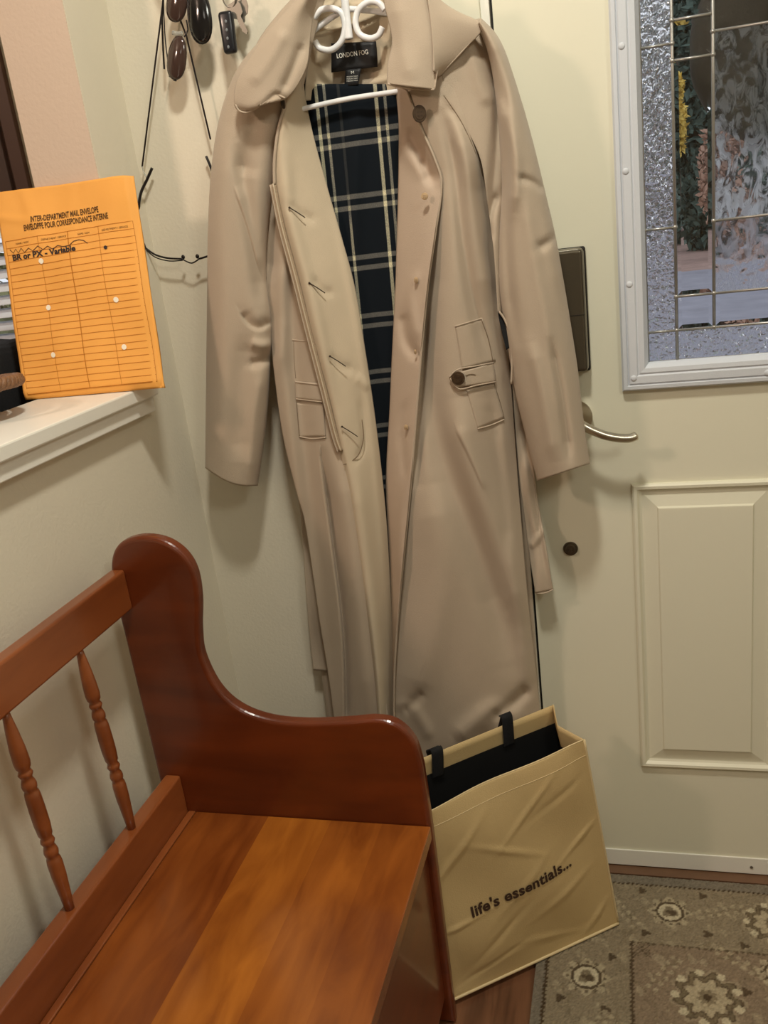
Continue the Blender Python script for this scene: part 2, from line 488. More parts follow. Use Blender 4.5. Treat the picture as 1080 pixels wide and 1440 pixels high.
# bottom sweep
sweep = box('door_sweep', DX0, DX1, -0.0035, -0.0002, 0.010, 0.047, M_['trim'], door, 0.0008)
for sx in (0.70, 1.035, 1.37):
    bm = bmesh.new(); bmesh.ops.create_cone(bm, cap_ends=True, segments=14, radius1=0.003, radius2=0.0022, depth=0.002)
    for v in bm.verts: v.co = Vector((v.co.x + sx, -0.0045 + v.co.z, v.co.y + 0.027))
    par(fin('sweep_screw', bm, M_['metal']), sweep)
# electronic lock
lock = box('lock_housing', 0.700, 0.770, -0.029, -0.0005, 1.0355, 1.2365, M_['nickel2'], door, 0.008, 4)
par(box('lock_cover', 0.7025, 0.7675, -0.0335, -0.028, 1.038, 1.234, M_['bronze'], None, 0.004, 3), lock)
par(box('lock_edge', 0.6985, 0.7725, -0.010, -0.0004, 1.0335, 1.2375, M_['rubber'], None, 0.004, 3), lock)
bm = bmesh.new(); bm_box(bm, 0.7025, 0.7675, -0.0341, -0.0333, 1.1300, 1.1312)
par(fin('cover_seam', bm, M_['rubber']), lock)
# lever handle
bm = bmesh.new()
bmesh.ops.create_cone(bm, cap_ends=True, segments=40, radius1=0.030, radius2=0.027, depth=0.012)
for v in bm.verts: v.co = Vector((v.co.x + 0.742, -0.0065 + v.co.z, v.co.y + 0.955))
rose = fin('handle_rose', bm, M_['nickel'], door, False)
lev = [P(748, 600, -.012), P(770, 599, -.05), P(805, 598, -.062), P(830, 604, -.062), P(850, 612, -.062), P(870, 616, -.060), P(886, 616, -.057), P(896, 612, -.052)]
lev[0] = np.array([.742, -.012, .955]); lev[1] = np.array([.742, -.045, .955]); lev[2] = np.array([.756, -.060, .952])
lp = spline(lev, 6)
bm = bmesh.new(); bm_tube(bm, lp, [(0.0115 - 0.004 * min(1, i / 14)) if i < len(lp) - 3 else 0.0078 - .002 * (i - len(lp) + 3) for i in range(len(lp))], 14)
par(fin('lever_handle', bm, M_['nickel'], None, True), door)
# small round bolt knob
bm = bmesh.new()
for r1, r2, d, y in ((0.0135, 0.0125, 0.003, -0.0018), (0.0105, 0.0085, 0.006, -0.0055), (0.005, 0.0035, 0.005, -0.010)):
    rr = bmesh.ops.create_cone(bm, cap_ends=True, segments=28, radius1=r1, radius2=r2, depth=d)
    for v in rr['verts']: v.co = Vector((v.co.x + 0.721, y - v.co.z, v.co.y + 0.707))
fin('bolt_knob', bm, M_['bronze'], door)
bm = bmesh.new(); bm_box(bm, 0.7, 0.704, -0.0015, -0.0002, 0.66, 0.662); bm.free()

# ------------------------------------------------------------------ side room: window, blind, dark bag, basket
win = struct(empty('window_1', (-.74, 0, .9)))
bm = bmesh.new()
for a, b, c, d in ((-0.279, -0.222, .84, 2.06), (-1.26, -1.20, .84, 2.06), (-1.20, -0.279, .84, .90), (-1.20, -0.279, 2.0, 2.06)):
    bm_box(bm, a, b, -0.012, 0.0, c, d, 0.002)
fin('window_casing', bm, M_['brown'], win)
bm = bmesh.new(); bm_box(bm, -0.279, -0.252, -0.022, -0.012, .86, 2.04, 0.002)
fin('casing_edge', bm, M_['brown2'], win)
bm = bmesh.new(); bm_box(bm, -1.199, -0.28, 0.07, 0.074, .901, 1.999); fin('glass_pane', bm, G_CLR, win)
bl = empty('window_blind', (-.74, 0.03, .9))
tag(bl, 'white horizontal slat blind in the brown framed window left of the envelope', 'blind')
for k in range(42):
    z = 0.93 + k * 0.025
    bm = bmesh.new(); bm_box(bm, -1.195, -0.283, 0.020, 0.042, z - .0006, z + .0006)
    for v in bm.verts: v.co.z += (v.co.y - 0.031) * 0.75
    fin('slat', bm, M_['slat'], bl)
tube('lift_cord', [(-.33, .03, .92), (-.33, .03, 1.99)], 0.001, M_['slat'], bl, 6)
cab = box('side_cabinet', -0.55, -0.13, -1.0, -0.04, 0.0, 0.975, M_['blackcloth'], bev=0.006)
tag(cab, 'dark cabinet behind the half wall carrying the black bag and basket', 'cabinet')


def lump(name, x0, x1, y0, y1, z0, z1, m, seed, amp=0.02):
    bm = bmesh.new(); bm_box(bm, x0, x1, y0, y1, z0, z1, 0.035, 4)
    bmesh.ops.subdivide_edges(bm, edges=bm.edges[:], cuts=5, use_grid_fill=True)
    for v in bm.verts:
        n = noise.noise_vector(v.co * 9 + Vector((seed, 0, 0)))
        k = 0.15 if v.co.z < z0 + .01 else 1
        v.co += Vector((n.x * amp * .6, n.y * amp * .6, n.z * amp * k))
        v.co.z = max(v.co.z, z0 + .0005)
    return fin(name, bm, m, None, True)


b1 = lump('soft_bag', -0.54, -0.215, -0.262, -0.05, 0.977, 1.195, M_['blackcloth'], 2.0)
tag(b1, 'crumpled black fabric bag behind the envelope below the blind', 'bag')
b2 = lump('folded_jacket', -0.48, -0.17, -0.70, -0.30, 0.977, 1.058, M_['blackcloth'], 7.0, 0.012)
tag(b2, 'black folded garment lying under the wicker basket beside the ledge', 'jacket')
# basket: shallow oval tray with wrapped rim
bk = empty('wicker_basket', (-0.33, -0.44, 1.085))
tag(bk, 'brown wicker basket with wrapped rim at left edge beside the envelope', 'basket')
tip = P(30, 541, -0.36)
bcx, bcy, bzr = tip[0] - 0.15, -0.42, tip[2]
rim = []
for k in range(64):
    a = k / 64 * 2 * PI
    rim.append((bcx + .158 * math.cos(a - .38), bcy + .105 * math.sin(a - .38) + .02, bzr + 0.012 * math.cos(a)))
for ph in (0, 2 * PI / 3, 4 * PI / 3):
    st_ = []
    for k in range(256):
        a = k / 256 * 2 * PI; q = a * 26 + ph; ex = .0050
        st_.append((bcx + (.158 + ex * math.cos(q)) * math.cos(a - .38), bcy + (.105 + ex * math.cos(q)) * math.sin(a - .38) + .02, bzr + 0.012 * math.cos(a) + ex * math.sin(q)))
    bm = bmesh.new(); bm_tube(bm, st_, 0.0058, 8, True)
    fin('rim_strand', bm, M_['wicker'], bk, True)
bm = bmesh.new(); rows = []
for j in range(7):
    t = j / 6; sc = 1 - .62 * t ** .6
    rows.append([bm.verts.new((bcx - .01 + .150 * sc * math.cos(k / 64 * 2 * PI - .38), bcy + .02 + .098 * sc * math.sin(k / 64 * 2 * PI - .38),
                               bzr - t * (bzr - 1.082) + (0.0016 if (k + j) % 2 else 0))) for k in range(64)])
for A, B in zip(rows, rows[1:]):
    for k in range(64): bm.faces.new((A[k], A[(k + 1) % 64], B[(k + 1) % 64], B[k]))
bm.faces.new(rows[-1])
o = fin('woven_bowl', bm, M_['wicker'], bk, True); add_mod_solid(o, .004)

# ------------------------------------------------------------------ envelope
eTL, eTR, eBR, eBL = [np.array(p) for p in ((-0.190, -0.1500, 1.437), (0.0655, -0.1450, 1.4335), (0.089, -0.222, 1.0965), (-0.170, -0.236, 1.0965))]
en = np.cross(eTR - eTL, eBL - eTL); en /= np.linalg.norm(en)
if en[1] > 0: en = -en


def envf(u, v, off=0.0):
    u = np.asarray(u, float); v = np.asarray(v, float)
    w = (np.multiply.outer((1 - u) * (1 - v), eTL) + np.multiply.outer(u * (1 - v), eTR) + np.multiply.outer(u * v, eBR) + np.multiply.outer((1 - u) * v, eBL))
    d = 0.0035 * np.sin(u * PI) * np.sin(v * PI) + 0.0014 * np.sin(u * 9 + v * 4) + .0013 * np.sin(v * 13 - u * 6) + .0008 * np.sin(u * 23 + v * 9) + .0022 * np.exp(-((u - .2 - .35 * v) / .05) ** 2) * np.exp(-(v / .22) ** 2) - .0018 * np.exp(-((u - .62 + .2 * v) / .05) ** 2) * np.exp(-(v / .2) ** 2)
    d = d - 0.009 * np.clip((u - .952) / .048, 0, 1) ** 1.1 + 0.002 * np.exp(-((v - .12 - .15 * u) / .02) ** 2) * np.clip(1 - u * 1.2, 0, 1)
    d = d - 0.004 * np.clip((v - .965) / .035, 0, 1)
    return w + np.multiply.outer(d + off + 0.004, en)


nu, nv = 70, 90
U, V = np.meshgrid(np.linspace(0, 1, nu), np.linspace(0, 1, nv))
fr = envf(U, V).reshape(-1, 3)
bk_ = (np.multiply.outer((1 - U) * (1 - V), eTL) + np.multiply.outer(U * (1 - V), eTR) + np.multiply.outer(U * V, eBR) + np.multiply.outer((1 - U) * V, eBL)
       + np.multiply.outer(-0.002 * np.sin(U * PI) * np.sin(V * PI) - .003, en)).reshape(-1, 3)
fc = []
n0 = nu * nv
for j in range(nv - 1):
    for i in range(nu - 1):
        a = j * nu + i
        fc.append((a, a + 1, a + nu + 1, a + nu)); fc.append((n0 + a, n0 + a + nu, n0 + a + nu + 1, n0 + a + 1))
ring = [i for i in range(nu)] + [j * nu + nu - 1 for j in range(1, nv)] + [(nv - 1) * nu + i for i in range(nu - 2, -1, -1)] + [j * nu for j in range(nv - 2, 0, -1)]
for a, b in zip(ring, ring[1:] + ring[:1]): fc.append((a, n0 + a, n0 + b, b))
envo = raw('mail_envelope', list(fr) + list(bk_), fc, M_['env'], None, True)
tag(envo, 'orange inter-department mail envelope standing on the white ledge', 'envelope')


def uvpx(x, y):
    """position on the envelope for a printed mark"""
    r = P(x, y, 0.0) - CAM
    t = np.dot(eTL - CAM, en) / np.dot(r, en); w = CAM + r * t
    v = 0.5
    for _ in range(8):
        a = eTL + (eBL - eTL) * v; b = eTR + (eBR - eTR) * v
        u = np.dot(w - a, b - a) / np.dot(b - a, b - a)
        c = eTL + (eTR - eTL) * u; d = eBL + (eBR - eBL) * u
        v = np.dot(w - c, d - c) / np.dot(d - c, d - c)
    return u, v


def strip_uv(lst, wd, off=0.0007):
    """thin printed lines: list of polylines in uv"""
    vs = []; fs = []
    for pl in lst:
        pl = [np.array(p, float) for p in pl]
        q = []
        for a, b in zip(pl, pl[1:]):
            n = max(1, int(np.hypot(*(b - a)) / .04))
            for k in range(n): q.append(a + (b - a) * k / n)
        q.append(pl[-1])
        base = len(vs)
        for i, p in enumerate(q):
            t = (q[min(i + 1, len(q) - 1)] - q[max(i - 1, 0)]) * np.array([.26, .35]); t /= (np.linalg.norm(t) + 1e-9)
            n = np.array([-t[1] / .26, t[0] / .35]) * wd / 2
            vs.append(envf(*(p + n), off)); vs.append(envf(*(p - n), off))
        for i in range(len(q) - 1):
            k = base + 2 * i; fs.append((k, k + 1, k + 3, k + 2))
    return vs, fs


tl = uvpx(11, 341); tr = uvpx(187, 311); bl_ = uvpx(40, 555); br_ = uvpx(219, 536)
tl, tr, bl_, br_ = map(np.array, (tl, tr, bl_, br_))
tb = lambda s, t: (1 - s) * (1 - t) * tl + s * (1 - t) * tr + s * t * br_ + (1 - s) * t * bl_
lines = []
rows_t = [0, 0.046] + [0.046 + (1 - .046) * k / 22 for k in range(1, 23)]
for t in rows_t: lines.append([tb(s, t) for s in np.linspace(0, 1, 12)])
vs, fs = strip_uv(lines, 0.0007); raw('ruled_line', vs, fs, M_['envline'], envo)
vs, fs = strip_uv([[tb(s, t) for t in np.linspace(0, 1, 12)] for s in (0.0, 0.265, 0.74, 1.0)], 0.0007); raw('column_line', vs, fs, M_['envline'], envo)
vs, fs = strip_uv([[tb(.50, t) for t in np.linspace(0, 1, 12)], [tb(s, 1) for s in np.linspace(0, 1, 12)]], 0.0014); raw('column_line', vs, fs, M_['envline'], envo)
eoff = lambda u, v: envf(u, v, 0.0008)


def etext(s, pa, pb, hpx, m, bold=0.0, sp=1.0, name='printed_text'):
    a = uvpx(*pa); b = uvpx(*pb)
    return text_on(name, s, eoff, a[0], b[0], (a[1], b[1]), hpx / 300, m, envo, bold, sp)


etext('INTER-DEPARTMENT MAIL ENVELOPE', (48, 314), (141, 299), 8.0, M_['envink'], 0.022)
etext('ENVELOPPE POUR CORRESPONDANCE INTERNE', (38, 326), (155, 308), 8.0, M_['envink'], 0.022)
etext('NAME / NOM', (26, 345.5), (44, 342.5), 2.6, M_['envink'])
etext('DEPARTMENT / SERVICE', (62, 339.5), (96, 334), 2.6, M_['envink'])
etext('NAME / NOM', (112, 331.5), (128, 329), 2.6, M_['envink'])
etext('DEPARTMENT / SERVICE', (146, 326), (181, 320), 2.6, M_['envink'])
etext('BR or PX - Variable', (21, 367.5), (110, 353.5), 8.0, M_['pen'], 0.035, name='handwriting')
zz = [(17, 352), (22, 357), (25, 351), (29, 357), (33, 350), (38, 356), (44, 350), (50, 354), (57, 347), (64, 352), (70, 347), (77, 351), (84, 346), (93, 348), (101, 346), (107, 340), (114, 338), (120, 339), (126, 343)]
vs, fs = strip_uv([[uvpx(*p) for p in zz]], 0.0011, 0.0009); raw('handwriting', vs, fs, M_['pen'], envo)


def disc_env(x, y, r, m, name):
    u, v = uvpx(x, y)
    vs = [envf(u, v, .0012)] + [envf(u + r / .262 * math.cos(k * PI / 8), v + r / .35 * math.sin(k * PI / 8), .0012) for k in range(16)]
    raw(name, vs, [(0, 1 + k, 1 + (k + 1) % 16) for k in range(16)], m, envo)


for x, y in ((61, 368), (70, 433), (165, 422), (77.5, 499.5), (174.5, 488)): disc_env(x, y, 0.0046, M_['punch'], 'punch_hole')
disc_env(151.5, 349, 0.0032, M_['pen'], 'ink_dot')

# ------------------------------------------------------------------ bench
bench = empty('hall_bench', (0.28, -0.75, 0))
tag(bench, 'reddish-brown varnished wooden bench with spindle back against the left wall', 'bench')
ctl = [(.046, .47), (.044, .70), (.043, .80), (.048, .858), (.068, .892), (.104, .905), (.145, .900), (.174, .880), (.189, .848), (.188, .800), (.177, .745),
       (.174, .700), (.190, .645), (.222, .610), (.270, .592), (.331, .588), (.40, .593), (.445, .598), (.478, .590), (.502, .560), (.510, .515)]
ol = [tuple(p) for p in spline(ctl, 6)] + [(.512, .40), (.512, .004), (.44, .004), (.42, .06), (.14, .06), (.12, .004), (.046, .004)]
for y1 in (-0.397, -1.74):
    prism('end_panel', ol, y1 - 0.023, y1, W_END, bench, 0.007, 4)
YA, YB = -1.741, -0.4195
bm = bmesh.new(); bm_box(bm, 0.048, 0.072, YA, YB, 0.786, 0.853, 0.004, 3); fin('top_rail', bm, W_RAIL, bench)
bm = bmesh.new(); bm_box(bm, 0.062, 0.090, YA, YB, 0.402, 0.480, 0.004, 3); fin('lower_rail', bm, W_RAIL, bench)
box('seat_strip', 0.0905, 0.1035, YA, YB, 0.385, 0.4095, W_RAIL, bench, 0.002)
box('seat', 0.1055, 0.512, YA + .002, YB - .002, 0.386, 0.410, W_SEAT, bench, 0.002, 3)
box('front_panel', 0.480, 0.500, YA, YB, 0.06, 0.3855, W_END, bench, 0.002)
box('back_panel', 0.050, 0.061, YA, YB, 0.06, 0.401, W_END, bench)
box('bottom_panel', 0.0615, 0.4795, YA, YB, 0.07, 0.085, W_END, bench)
prof = [(0, .0052), (.03, .0060), (.10, .0086), (.18, .0108), (.24, .0114), (.265, .0105), (.278, .0078), (.288, .0092), (.298, .0104), (.308, .0090), (.318, .0074), (.335, .0094), (.352, .0106), (.368, .0100), (.378, .0082),
        (.388, .0100), (.41, .0110), (.48, .0114), (.55, .0112), (.60, .0100), (.615, .0078), (.626, .0092), (.637, .0102), (.648, .0088), (.658, .0074), (.675, .0094), (.692, .0104), (.706, .0096), (.716, .0080),
        (.726, .0098), (.75, .0108), (.82, .0104), (.91, .0086), (1.0, .0066)]
for k in range(7):
    y = -0.557 - 0.168 * k
    bm = bmesh.new(); zt, zl = 0.787, 0.479
    bm_tube(bm, [(0.062 + .014 * t, y, zt + (zl - zt) * t) for t, r in prof], [r * .95 for t, r in prof], 20)
    fin('spindle', bm, W_RAIL, bench, True)

# ------------------------------------------------------------------ rug
bm = bmesh.new()
RX0, RX1, RY0, RY1 = 0.637, 1.50, -1.05, -0.0305
st = 0.0028
nx = int((RX1 - RX0) / st) + 1; ny = int((RY1 + 0.50) / st) + 1
xs = np.linspace(RX0, RX1, nx); ys = np.linspace(-0.50, RY1, ny)
X, Y = np.meshgrid(xs, ys)
base = np.array(srgb(150, 136, 112)[:3]); light = np.array(srgb(190, 176, 146)[:3]); cream = np.array(srgb(206, 194, 164)[:3])
dark = np.array(srgb(82, 66, 48)[:3]); field = np.array(srgb(146, 128, 106)[:3]); edgec = np.array(srgb(132, 122, 106)[:3]); mid = np.array(srgb(128, 114, 90)[:3])
Cc = np.tile(base, (ny, nx, 1))


def nz2(X, Y, s, seed):
    r = np.random.RandomState(seed); o = np.zeros_like(X)
    for k in range(7):
        a = r.rand() * 2 * PI; f = s * (0.6 + r.rand() * 1.2); o += np.sin((X * math.cos(a) + Y * math.sin(a)) * f + r.rand() * 7)
    return o / 3.5


def put(mask, c, a=1.0):
    Cc[mask] = Cc[mask] * (1 - a) + c * a


inner = (X > 0.805) & (Y < -0.205) & (X < RX1 - .168)
put(inner, field)
wob = nz2(X, Y, 160, 3)
put(wob > 0.75, light, .35)
vine = np.abs(nz2(X, Y, 75, 9)) < 0.07
put(vine & (wob > -.3), mid, .55)
edge_o = (X < 0.655) | (Y > -0.053) | (X > RX1 - .018)
put(edge_o, edgec)
jit = 0.0012 * np.sign(np.sin(X * 700 + Y * 700))
put(np.abs(X - 0.6565 - jit) < 0.0022, dark); put((np.abs(Y + 0.0545 - jit) < 0.0022) & (X > .655), dark)
put((np.abs(X - 0.805 - jit) < 0.0024) & (Y < -0.203), dark, .9); put((np.abs(Y + 0.205 - jit) < 0.0018) & (X > .803) & (np.sin(X * 500) > -.6), dark, .75)
# lattice in the inner corner
lc = (X > 0.808) & (X < 0.836) & (Y < -0.208) & (Y > -0.236)
put(lc & ((np.abs(np.sin((X + Y) * 330)) < .3) | (np.abs(np.sin((X - Y) * 330)) < .3)), dark, .7)


def rosette(cx, cy, r, big=False):
    dx, dy = X - cx, Y - cy; d = np.hypot(dx, dy); a = np.arctan2(dy, dx)
    if not big:
        pet = r * (1.5 + .22 * np.cos(8 * a))
        put(d < pet, light, .75)
        put((np.abs(d - r * 1.0) < r * .12), dark, .9)
        put((d < r * .9), cream, .95)
        put((d < r * (.55 + .12 * np.cos(3 * a + 1))), mid, .9)
        put((np.hypot(dx - .2 * r, dy + .1 * r) < r * .3), dark, .8)
        put((np.hypot(dx + .2 * r, dy) < r * .16), dark, .7)
        for k in range(12):
            q = k * PI / 6; put(np.hypot(dx - 1.32 * r * math.cos(q), dy - 1.32 * r * math.sin(q)) < r * .13, dark, .75)
    else:
        w = r * (1 + .16 * np.cos(9 * a + 1))
        put(d < w * 1.12, light, .35)
        put((d < w) & (d > w * .70), dark, .8)
        put((d < w * .93) & (d > w * .77), mid, .95)
        put(d < w * .68, light, .8)
        put((d < w * .3), mid, .8); put((d < w * .14), dark, .9)
        for k in range(9):
            q = (k + .5) * 2 * PI / 9; put(np.hypot(dx - 1.05 * r * math.cos(q), dy - 1.05 * r * math.sin(q)) < r * .15, cream, .95)


rosette(0.876, -0.122, 0.0235); rosette(0.727, -0.295, 0.0245)
rosette(0.928, -0.312, 0.050, True); rosette(1.055, -0.129, 0.042, True); rosette(0.727, -0.47, 0.042, True)
rosette(1.23, -0.122, 0.0235); rosette(1.14, -0.33, 0.05, True); rosette(1.05, -0.245, .022)
for x, y in ((.826, -.071), (.938, -.073), (.684, -.346), (.770, -.245), (1.0, -.19), (.675, -.24), (.76, -.36), (.83, -.18), (.992, -.292), (.855, -.40), (.94, -.17)):
    dx, dy = X - x, Y - y; a = np.arctan2(dy, dx); put(np.hypot(dx, dy) < .0075 * (1 + .3 * np.cos(3 * a)), dark, .85)
for x, y, q in ((.97, -.11, .3), (.79, -.13, 2.2), (.99, -.23, -.6), (.86, -.27, 1.0), (.70, -.18, 1.2), (.74, -.40, .9)):
    dx = (X - x) * math.cos(q) + (Y - y) * math.sin(q); dy = -(X - x) * math.sin(q) + (Y - y) * math.cos(q)
    put((np.abs(dy - .006 * np.sin(dx * 130)) < .0016) & (np.abs(dx) < .045), mid, .8)
    put((np.abs(dx % .016 - .008) < .004) & (np.abs(np.abs(dy) - .007) < .004) & (np.abs(dx) < .045), light, .6)
Cc *= (1 + 0.10 * rng.randn(ny, nx, 1)).clip(.7, 1.3)
Z = 0.008 + 0.0007 * rng.randn(ny, nx)
vs = np.stack([X, Y, Z], -1).reshape(-1, 3)
fs = [(j * nx + i, j * nx + i + 1, (j + 1) * nx + i + 1, (j + 1) * nx + i) for j in range(ny - 1) for i in range(nx - 1)]
n0 = len(vs)
# backing: outer rim down to the floor and the nearer half of the rug
extra = [(RX0 - .001, RY0, .0005), (RX1 + .001, RY0, .0005), (RX1 + .001, RY1 + .001, .0005), (RX0 - .001, RY1 + .001, .0005),
         (RX0, RY0, .008), (RX1, RY0, .008), (RX1, -0.50, .008), (RX0, -0.50, .008), (RX0, RY1, .008), (RX1, RY1, .008)]
vs = list(vs) + [np.array(e) for e in extra]
fs += [(n0 + 4, n0 + 5, n0 + 6, n0 + 7), (n0, n0 + 3, n0 + 8, n0 + 4), (n0 + 1, n0 + 5, n0 + 9, n0 + 2), (n0 + 3, n0 + 2, n0 + 9, n0 + 8), (n0, n0 + 4, n0 + 5, n0 + 1), (n0, n0 + 1, n0 + 2, n0 + 3)]
rugm = bpy.data.materials.new('patterned_rug_pile'); rugm.use_nodes = True
nt = rugm.node_tree; b = nt.nodes['Principled BSDF']; b.inputs['Roughness'].default_value = .95; b.inputs['Specular IOR Level'].default_value = .1
va = nt.nodes.new('ShaderNodeVertexColor'); va.layer_name = 'pattern'; nt.links.new(va.outputs['Color'], b.inputs['Base Color'])
nn = nt.nodes.new('ShaderNodeTexNoise'); nn.inputs['Scale'].default_value = 500
bp = nt.nodes.new('ShaderNodeBump'); bp.inputs['Strength'].default_value = .6; bp.inputs['Distance'].default_value = .002
nt.links.new(nn.outputs['Fac'], bp.inputs['Height']); nt.links.new(bp.outputs['Normal'], b.inputs['Normal'])
rug = raw('patterned_rug', vs, fs, rugm)
at = rug.data.color_attributes.new('pattern', 'FLOAT_COLOR', 'POINT')
cc = np.concatenate([np.concatenate([Cc.reshape(-1, 3), np.ones((ny * nx, 1))], 1), np.tile(np.append(edgec, 1), (len(extra), 1))]).astype(np.float32)
at.data.foreach_set('color', cc.ravel())
tag(rug, 'beige and brown floral patterned rug on the floor before the door', 'rug')

# ------------------------------------------------------------------ tote bag
tote = empty('tote_bag', (0.6, -0.23, 0))
tag(tote, "tan non-woven tote bag printed life's essentials standing between bench and door", 'bag')
nA, nB = np.array([.781, -.166, 0.0125]), np.array([.492, -.3865, 0.0125])      # near bottom right / left
fA, fB = np.array([.712, -.066, 0.0125]), np.array([.425, -.286, 0.0125])
tnA, tnB = np.array([.7395, -.1975, .431]), np.array([.474, -.394, .397])
tfA, tfB = np.array([.681, -.104, .441]), np.array([.420, -.332, .440])
nn_ = np.array([.606, -.795, 0.05]); nn_ /= np.linalg.norm(nn_)


def crinkle(u, v, s=1.0):
    d = 0.0035 * np.sin(u * 4 + v * 7 + 1) * np.sin(v * 5 - u * 3) + 0.0020 * np.sin(u * 11 - v * 9)
    for (a, b, c, w, amp) in ((.9, .44, .75, .012, .0035), (.25, .9, .5, .012, -.003), (.6, .2, .9, .015, .003), (.1, .62, .2, .012, .003), (.85, .93, 1.0, .018, .004), (.45, .34, -.8, .018, .0025), (.72, .68, .6, .02, .0025), (.35, .75, .9, .02, -.0025), (.2, .25, 1.0, .022, .003), (.62, .9, -.5, .018, .002), (.8, .2, .5, .016, -.002), (.5, .55, .9, .02, .0018)):
        dd = (v - b) + (u - a) * math.tan(c) * .5
        d = d + amp * np.exp(-(dd / w) ** 2) * np.exp(-((u - a) / .16) ** 2)
    return d * s


def nearf(u, v, off=0.0):
    """near panel, u left to right, v top to bottom"""
    u = np.asarray(u, float); v = np.asarray(v, float)
    w = (np.multiply.outer((1 - u) * (1 - v), tnB) + np.multiply.outer(u * (1 - v), tnA) + np.multiply.outer(u * v, nA) + np.multiply.outer((1 - u) * v, nB))
    env = np.clip(np.minimum(np.minimum(u, 1 - u), 1 - v) * 9, 0, 1)
    d = (crinkle(u, v) + 0.010 * np.sin(u * PI) * np.sin(v * PI) ** .7) * env - 0.006 * np.sin(u * PI) * (1 - v) ** 4
    return w + np.multiply.outer(d + off, nn_)


def grid(fn, nu, nv, name, m, parent, thick=0.0, **kw):
    U, V = np.meshgrid(np.linspace(0, 1, nu), np.linspace(0, 1, nv))
    v = fn(U, V).reshape(-1, 3)
    f = [(j * nu + i, j * nu + i + 1, (j + 1) * nu + i + 1, (j + 1) * nu + i) for j in range(nv - 1) for i in range(nu - 1)]
    o = raw(name, v, f, m, None, True); par(o, parent) if parent is not None else None
    if thick: add_mod_solid(o, thick, kw.get('off', 0))
    return o


grid(nearf, 90, 110, 'front_panel', M_['bag'], tote, .0012)


def bil(a, b, c, d, amp=0.0, nrm=None):
    def fn(u, v, off=0.0):
        u = np.asarray(u, float); v = np.asarray(v, float)
        w = (np.multiply.outer((1 - u) * (1 - v), a) + np.multiply.outer(u * (1 - v), b) + np.multiply.outer(u * v, c) + np.multiply.outer((1 - u) * v, d))
        if nrm is not None: w = w + np.multiply.outer(amp * np.sin(u * PI) * np.sin(np.clip(v, 0, 1) * PI) ** .5 + off, nrm)
        return w
    return fn


inw = np.array([-.795, -.606, 0])
far = bil(tfB, tfA, fA, fB, 0.004, -nn_)
grid(far, 30, 30, 'back_panel', M_['bag'], tote, .0012)


def gus(a, b, c, d, s):
    def fn(u, v):
        w = bil(a, b, c, d)(u, v)
        tri = 1 - np.abs(2 * u - 1)
        return w + np.multiply.outer((tri * .022 * (1 - v) ** .6 + .002 * np.sin(v * 20)) * s, inw)
    return fn


grid(gus(tnA, tfA, fA, nA, 1), 21, 40, 'side_gusset', M_['bag'], tote, .0012)
grid(gus(tnB, tfB, fB, nB, -1), 21, 40, 'side_gusset', M_['bag'], tote, .0012)
grid(bil(nB, nA, fA, fB), 4, 4, 'base', M_['bag'], tote, .0012)
# black lining inside, starting below the tan hem of the back panel
lf = lambda u, v: far(u, 0.085 + v * .9, 0.0) + np.multiply.outer(np.ones_like(u) * 0.0035, nn_)
grid(lf, 30, 30, 'lining', M_['blackbag'], tote)
nl = lambda u, v: nearf(u, 0.004 + v * .98) - np.multiply.outer(np.ones_like(u) * 0.004, nn_)
grid(nl, 40, 40, 'lining', M_['blackbag'], tote)
for a, b, c, d, s in ((tnA, tfA, fA, nA, 1), (tnB, tfB, fB, nB, -1)):
    gf = gus(a, b, c, d, s)
    grid((lambda gf, s: lambda u, v: gf(u, 0.10 + v * .88) + inw * 0.003 * s)(gf, s), 21, 30, 'lining', M_['blackbag'], tote)
grid(lambda u, v: bil(nB, nA, fA, fB)(u, v) + np.array([0, 0, .006]), 4, 4, 'lining', M_['blackbag'], tote)
# piping
tube('piping', [nearf(u, 1.0, 0.001) for u in np.linspace(0, 1, 24)], 0.0028, M_['bagtrim'], tote, 8)
tube('piping', [nearf(1.0, v, 0.0) for v in np.linspace(0, 1, 24)], 0.0022, M_['bagtrim'], tote, 8)
tube('piping', [far(1.0, v) for v in np.linspace(0, .25, 8)], 0.0018, M_['bagtrim'], tote, 8)
tube('piping', [nearf(u, 0.0, 0.0) for u in np.linspace(0, 1, 24)], 0.0012, M_['bagtrim'], tote, 8)
tube('hem_seam', [nearf(u, 0.075, 0.0006) for u in np.linspace(0, 1, 40)], 0.0006, M_['bagtrim'], tote, 6)
# webbing handle of the back panel
def onfar(x, y):
    best = None; q = P(x, y, 0) - CAM; n = np.cross(tfA - tfB, fB - tfB); t = np.dot(tfB - CAM, n) / np.dot(q, n); return CAM + q * t
hp = []
hA0, hA1 = onfar(614, 1090), onfar(614, 1060); hB0, hB1 = onfar(714, 1046), onfar(712, 1016)
dirn = (tfA - tfB) / np.linalg.norm(tfA - tfB)
hp = [hA0 + nn_ * .005, hA0 + (hA1 - hA0) * .6 + nn_ * .005, hA1 + nn_ * .004 + np.array([0, 0, .006]), hA1 - nn_ * .004 + np.array([0, 0, .009]), hA1 - nn_ * .010 - np.array([0, 0, .01]),
      (hA0 + hB0) / 2 - nn_ * .016 - np.array([0, 0, .12]),
      hB1 - nn_ * .012 - np.array([0, 0, .01]), hB1 - nn_ * .006 + np.array([0, 0, .014]), hB1 + nn_ * .004 + np.array([0, 0, .012]), hB0 + (hB1 - hB0) * .6 + nn_ * .005, hB0 + nn_ * .005]
hs = spline(hp, 8)
vs = []; fs = []
for i, p in enumerate(hs):
    vs += [p - dirn * .011, p + dirn * .011]
    if i: fs.append((2 * i - 2, 2 * i - 1, 2 * i + 1, 2 * i))
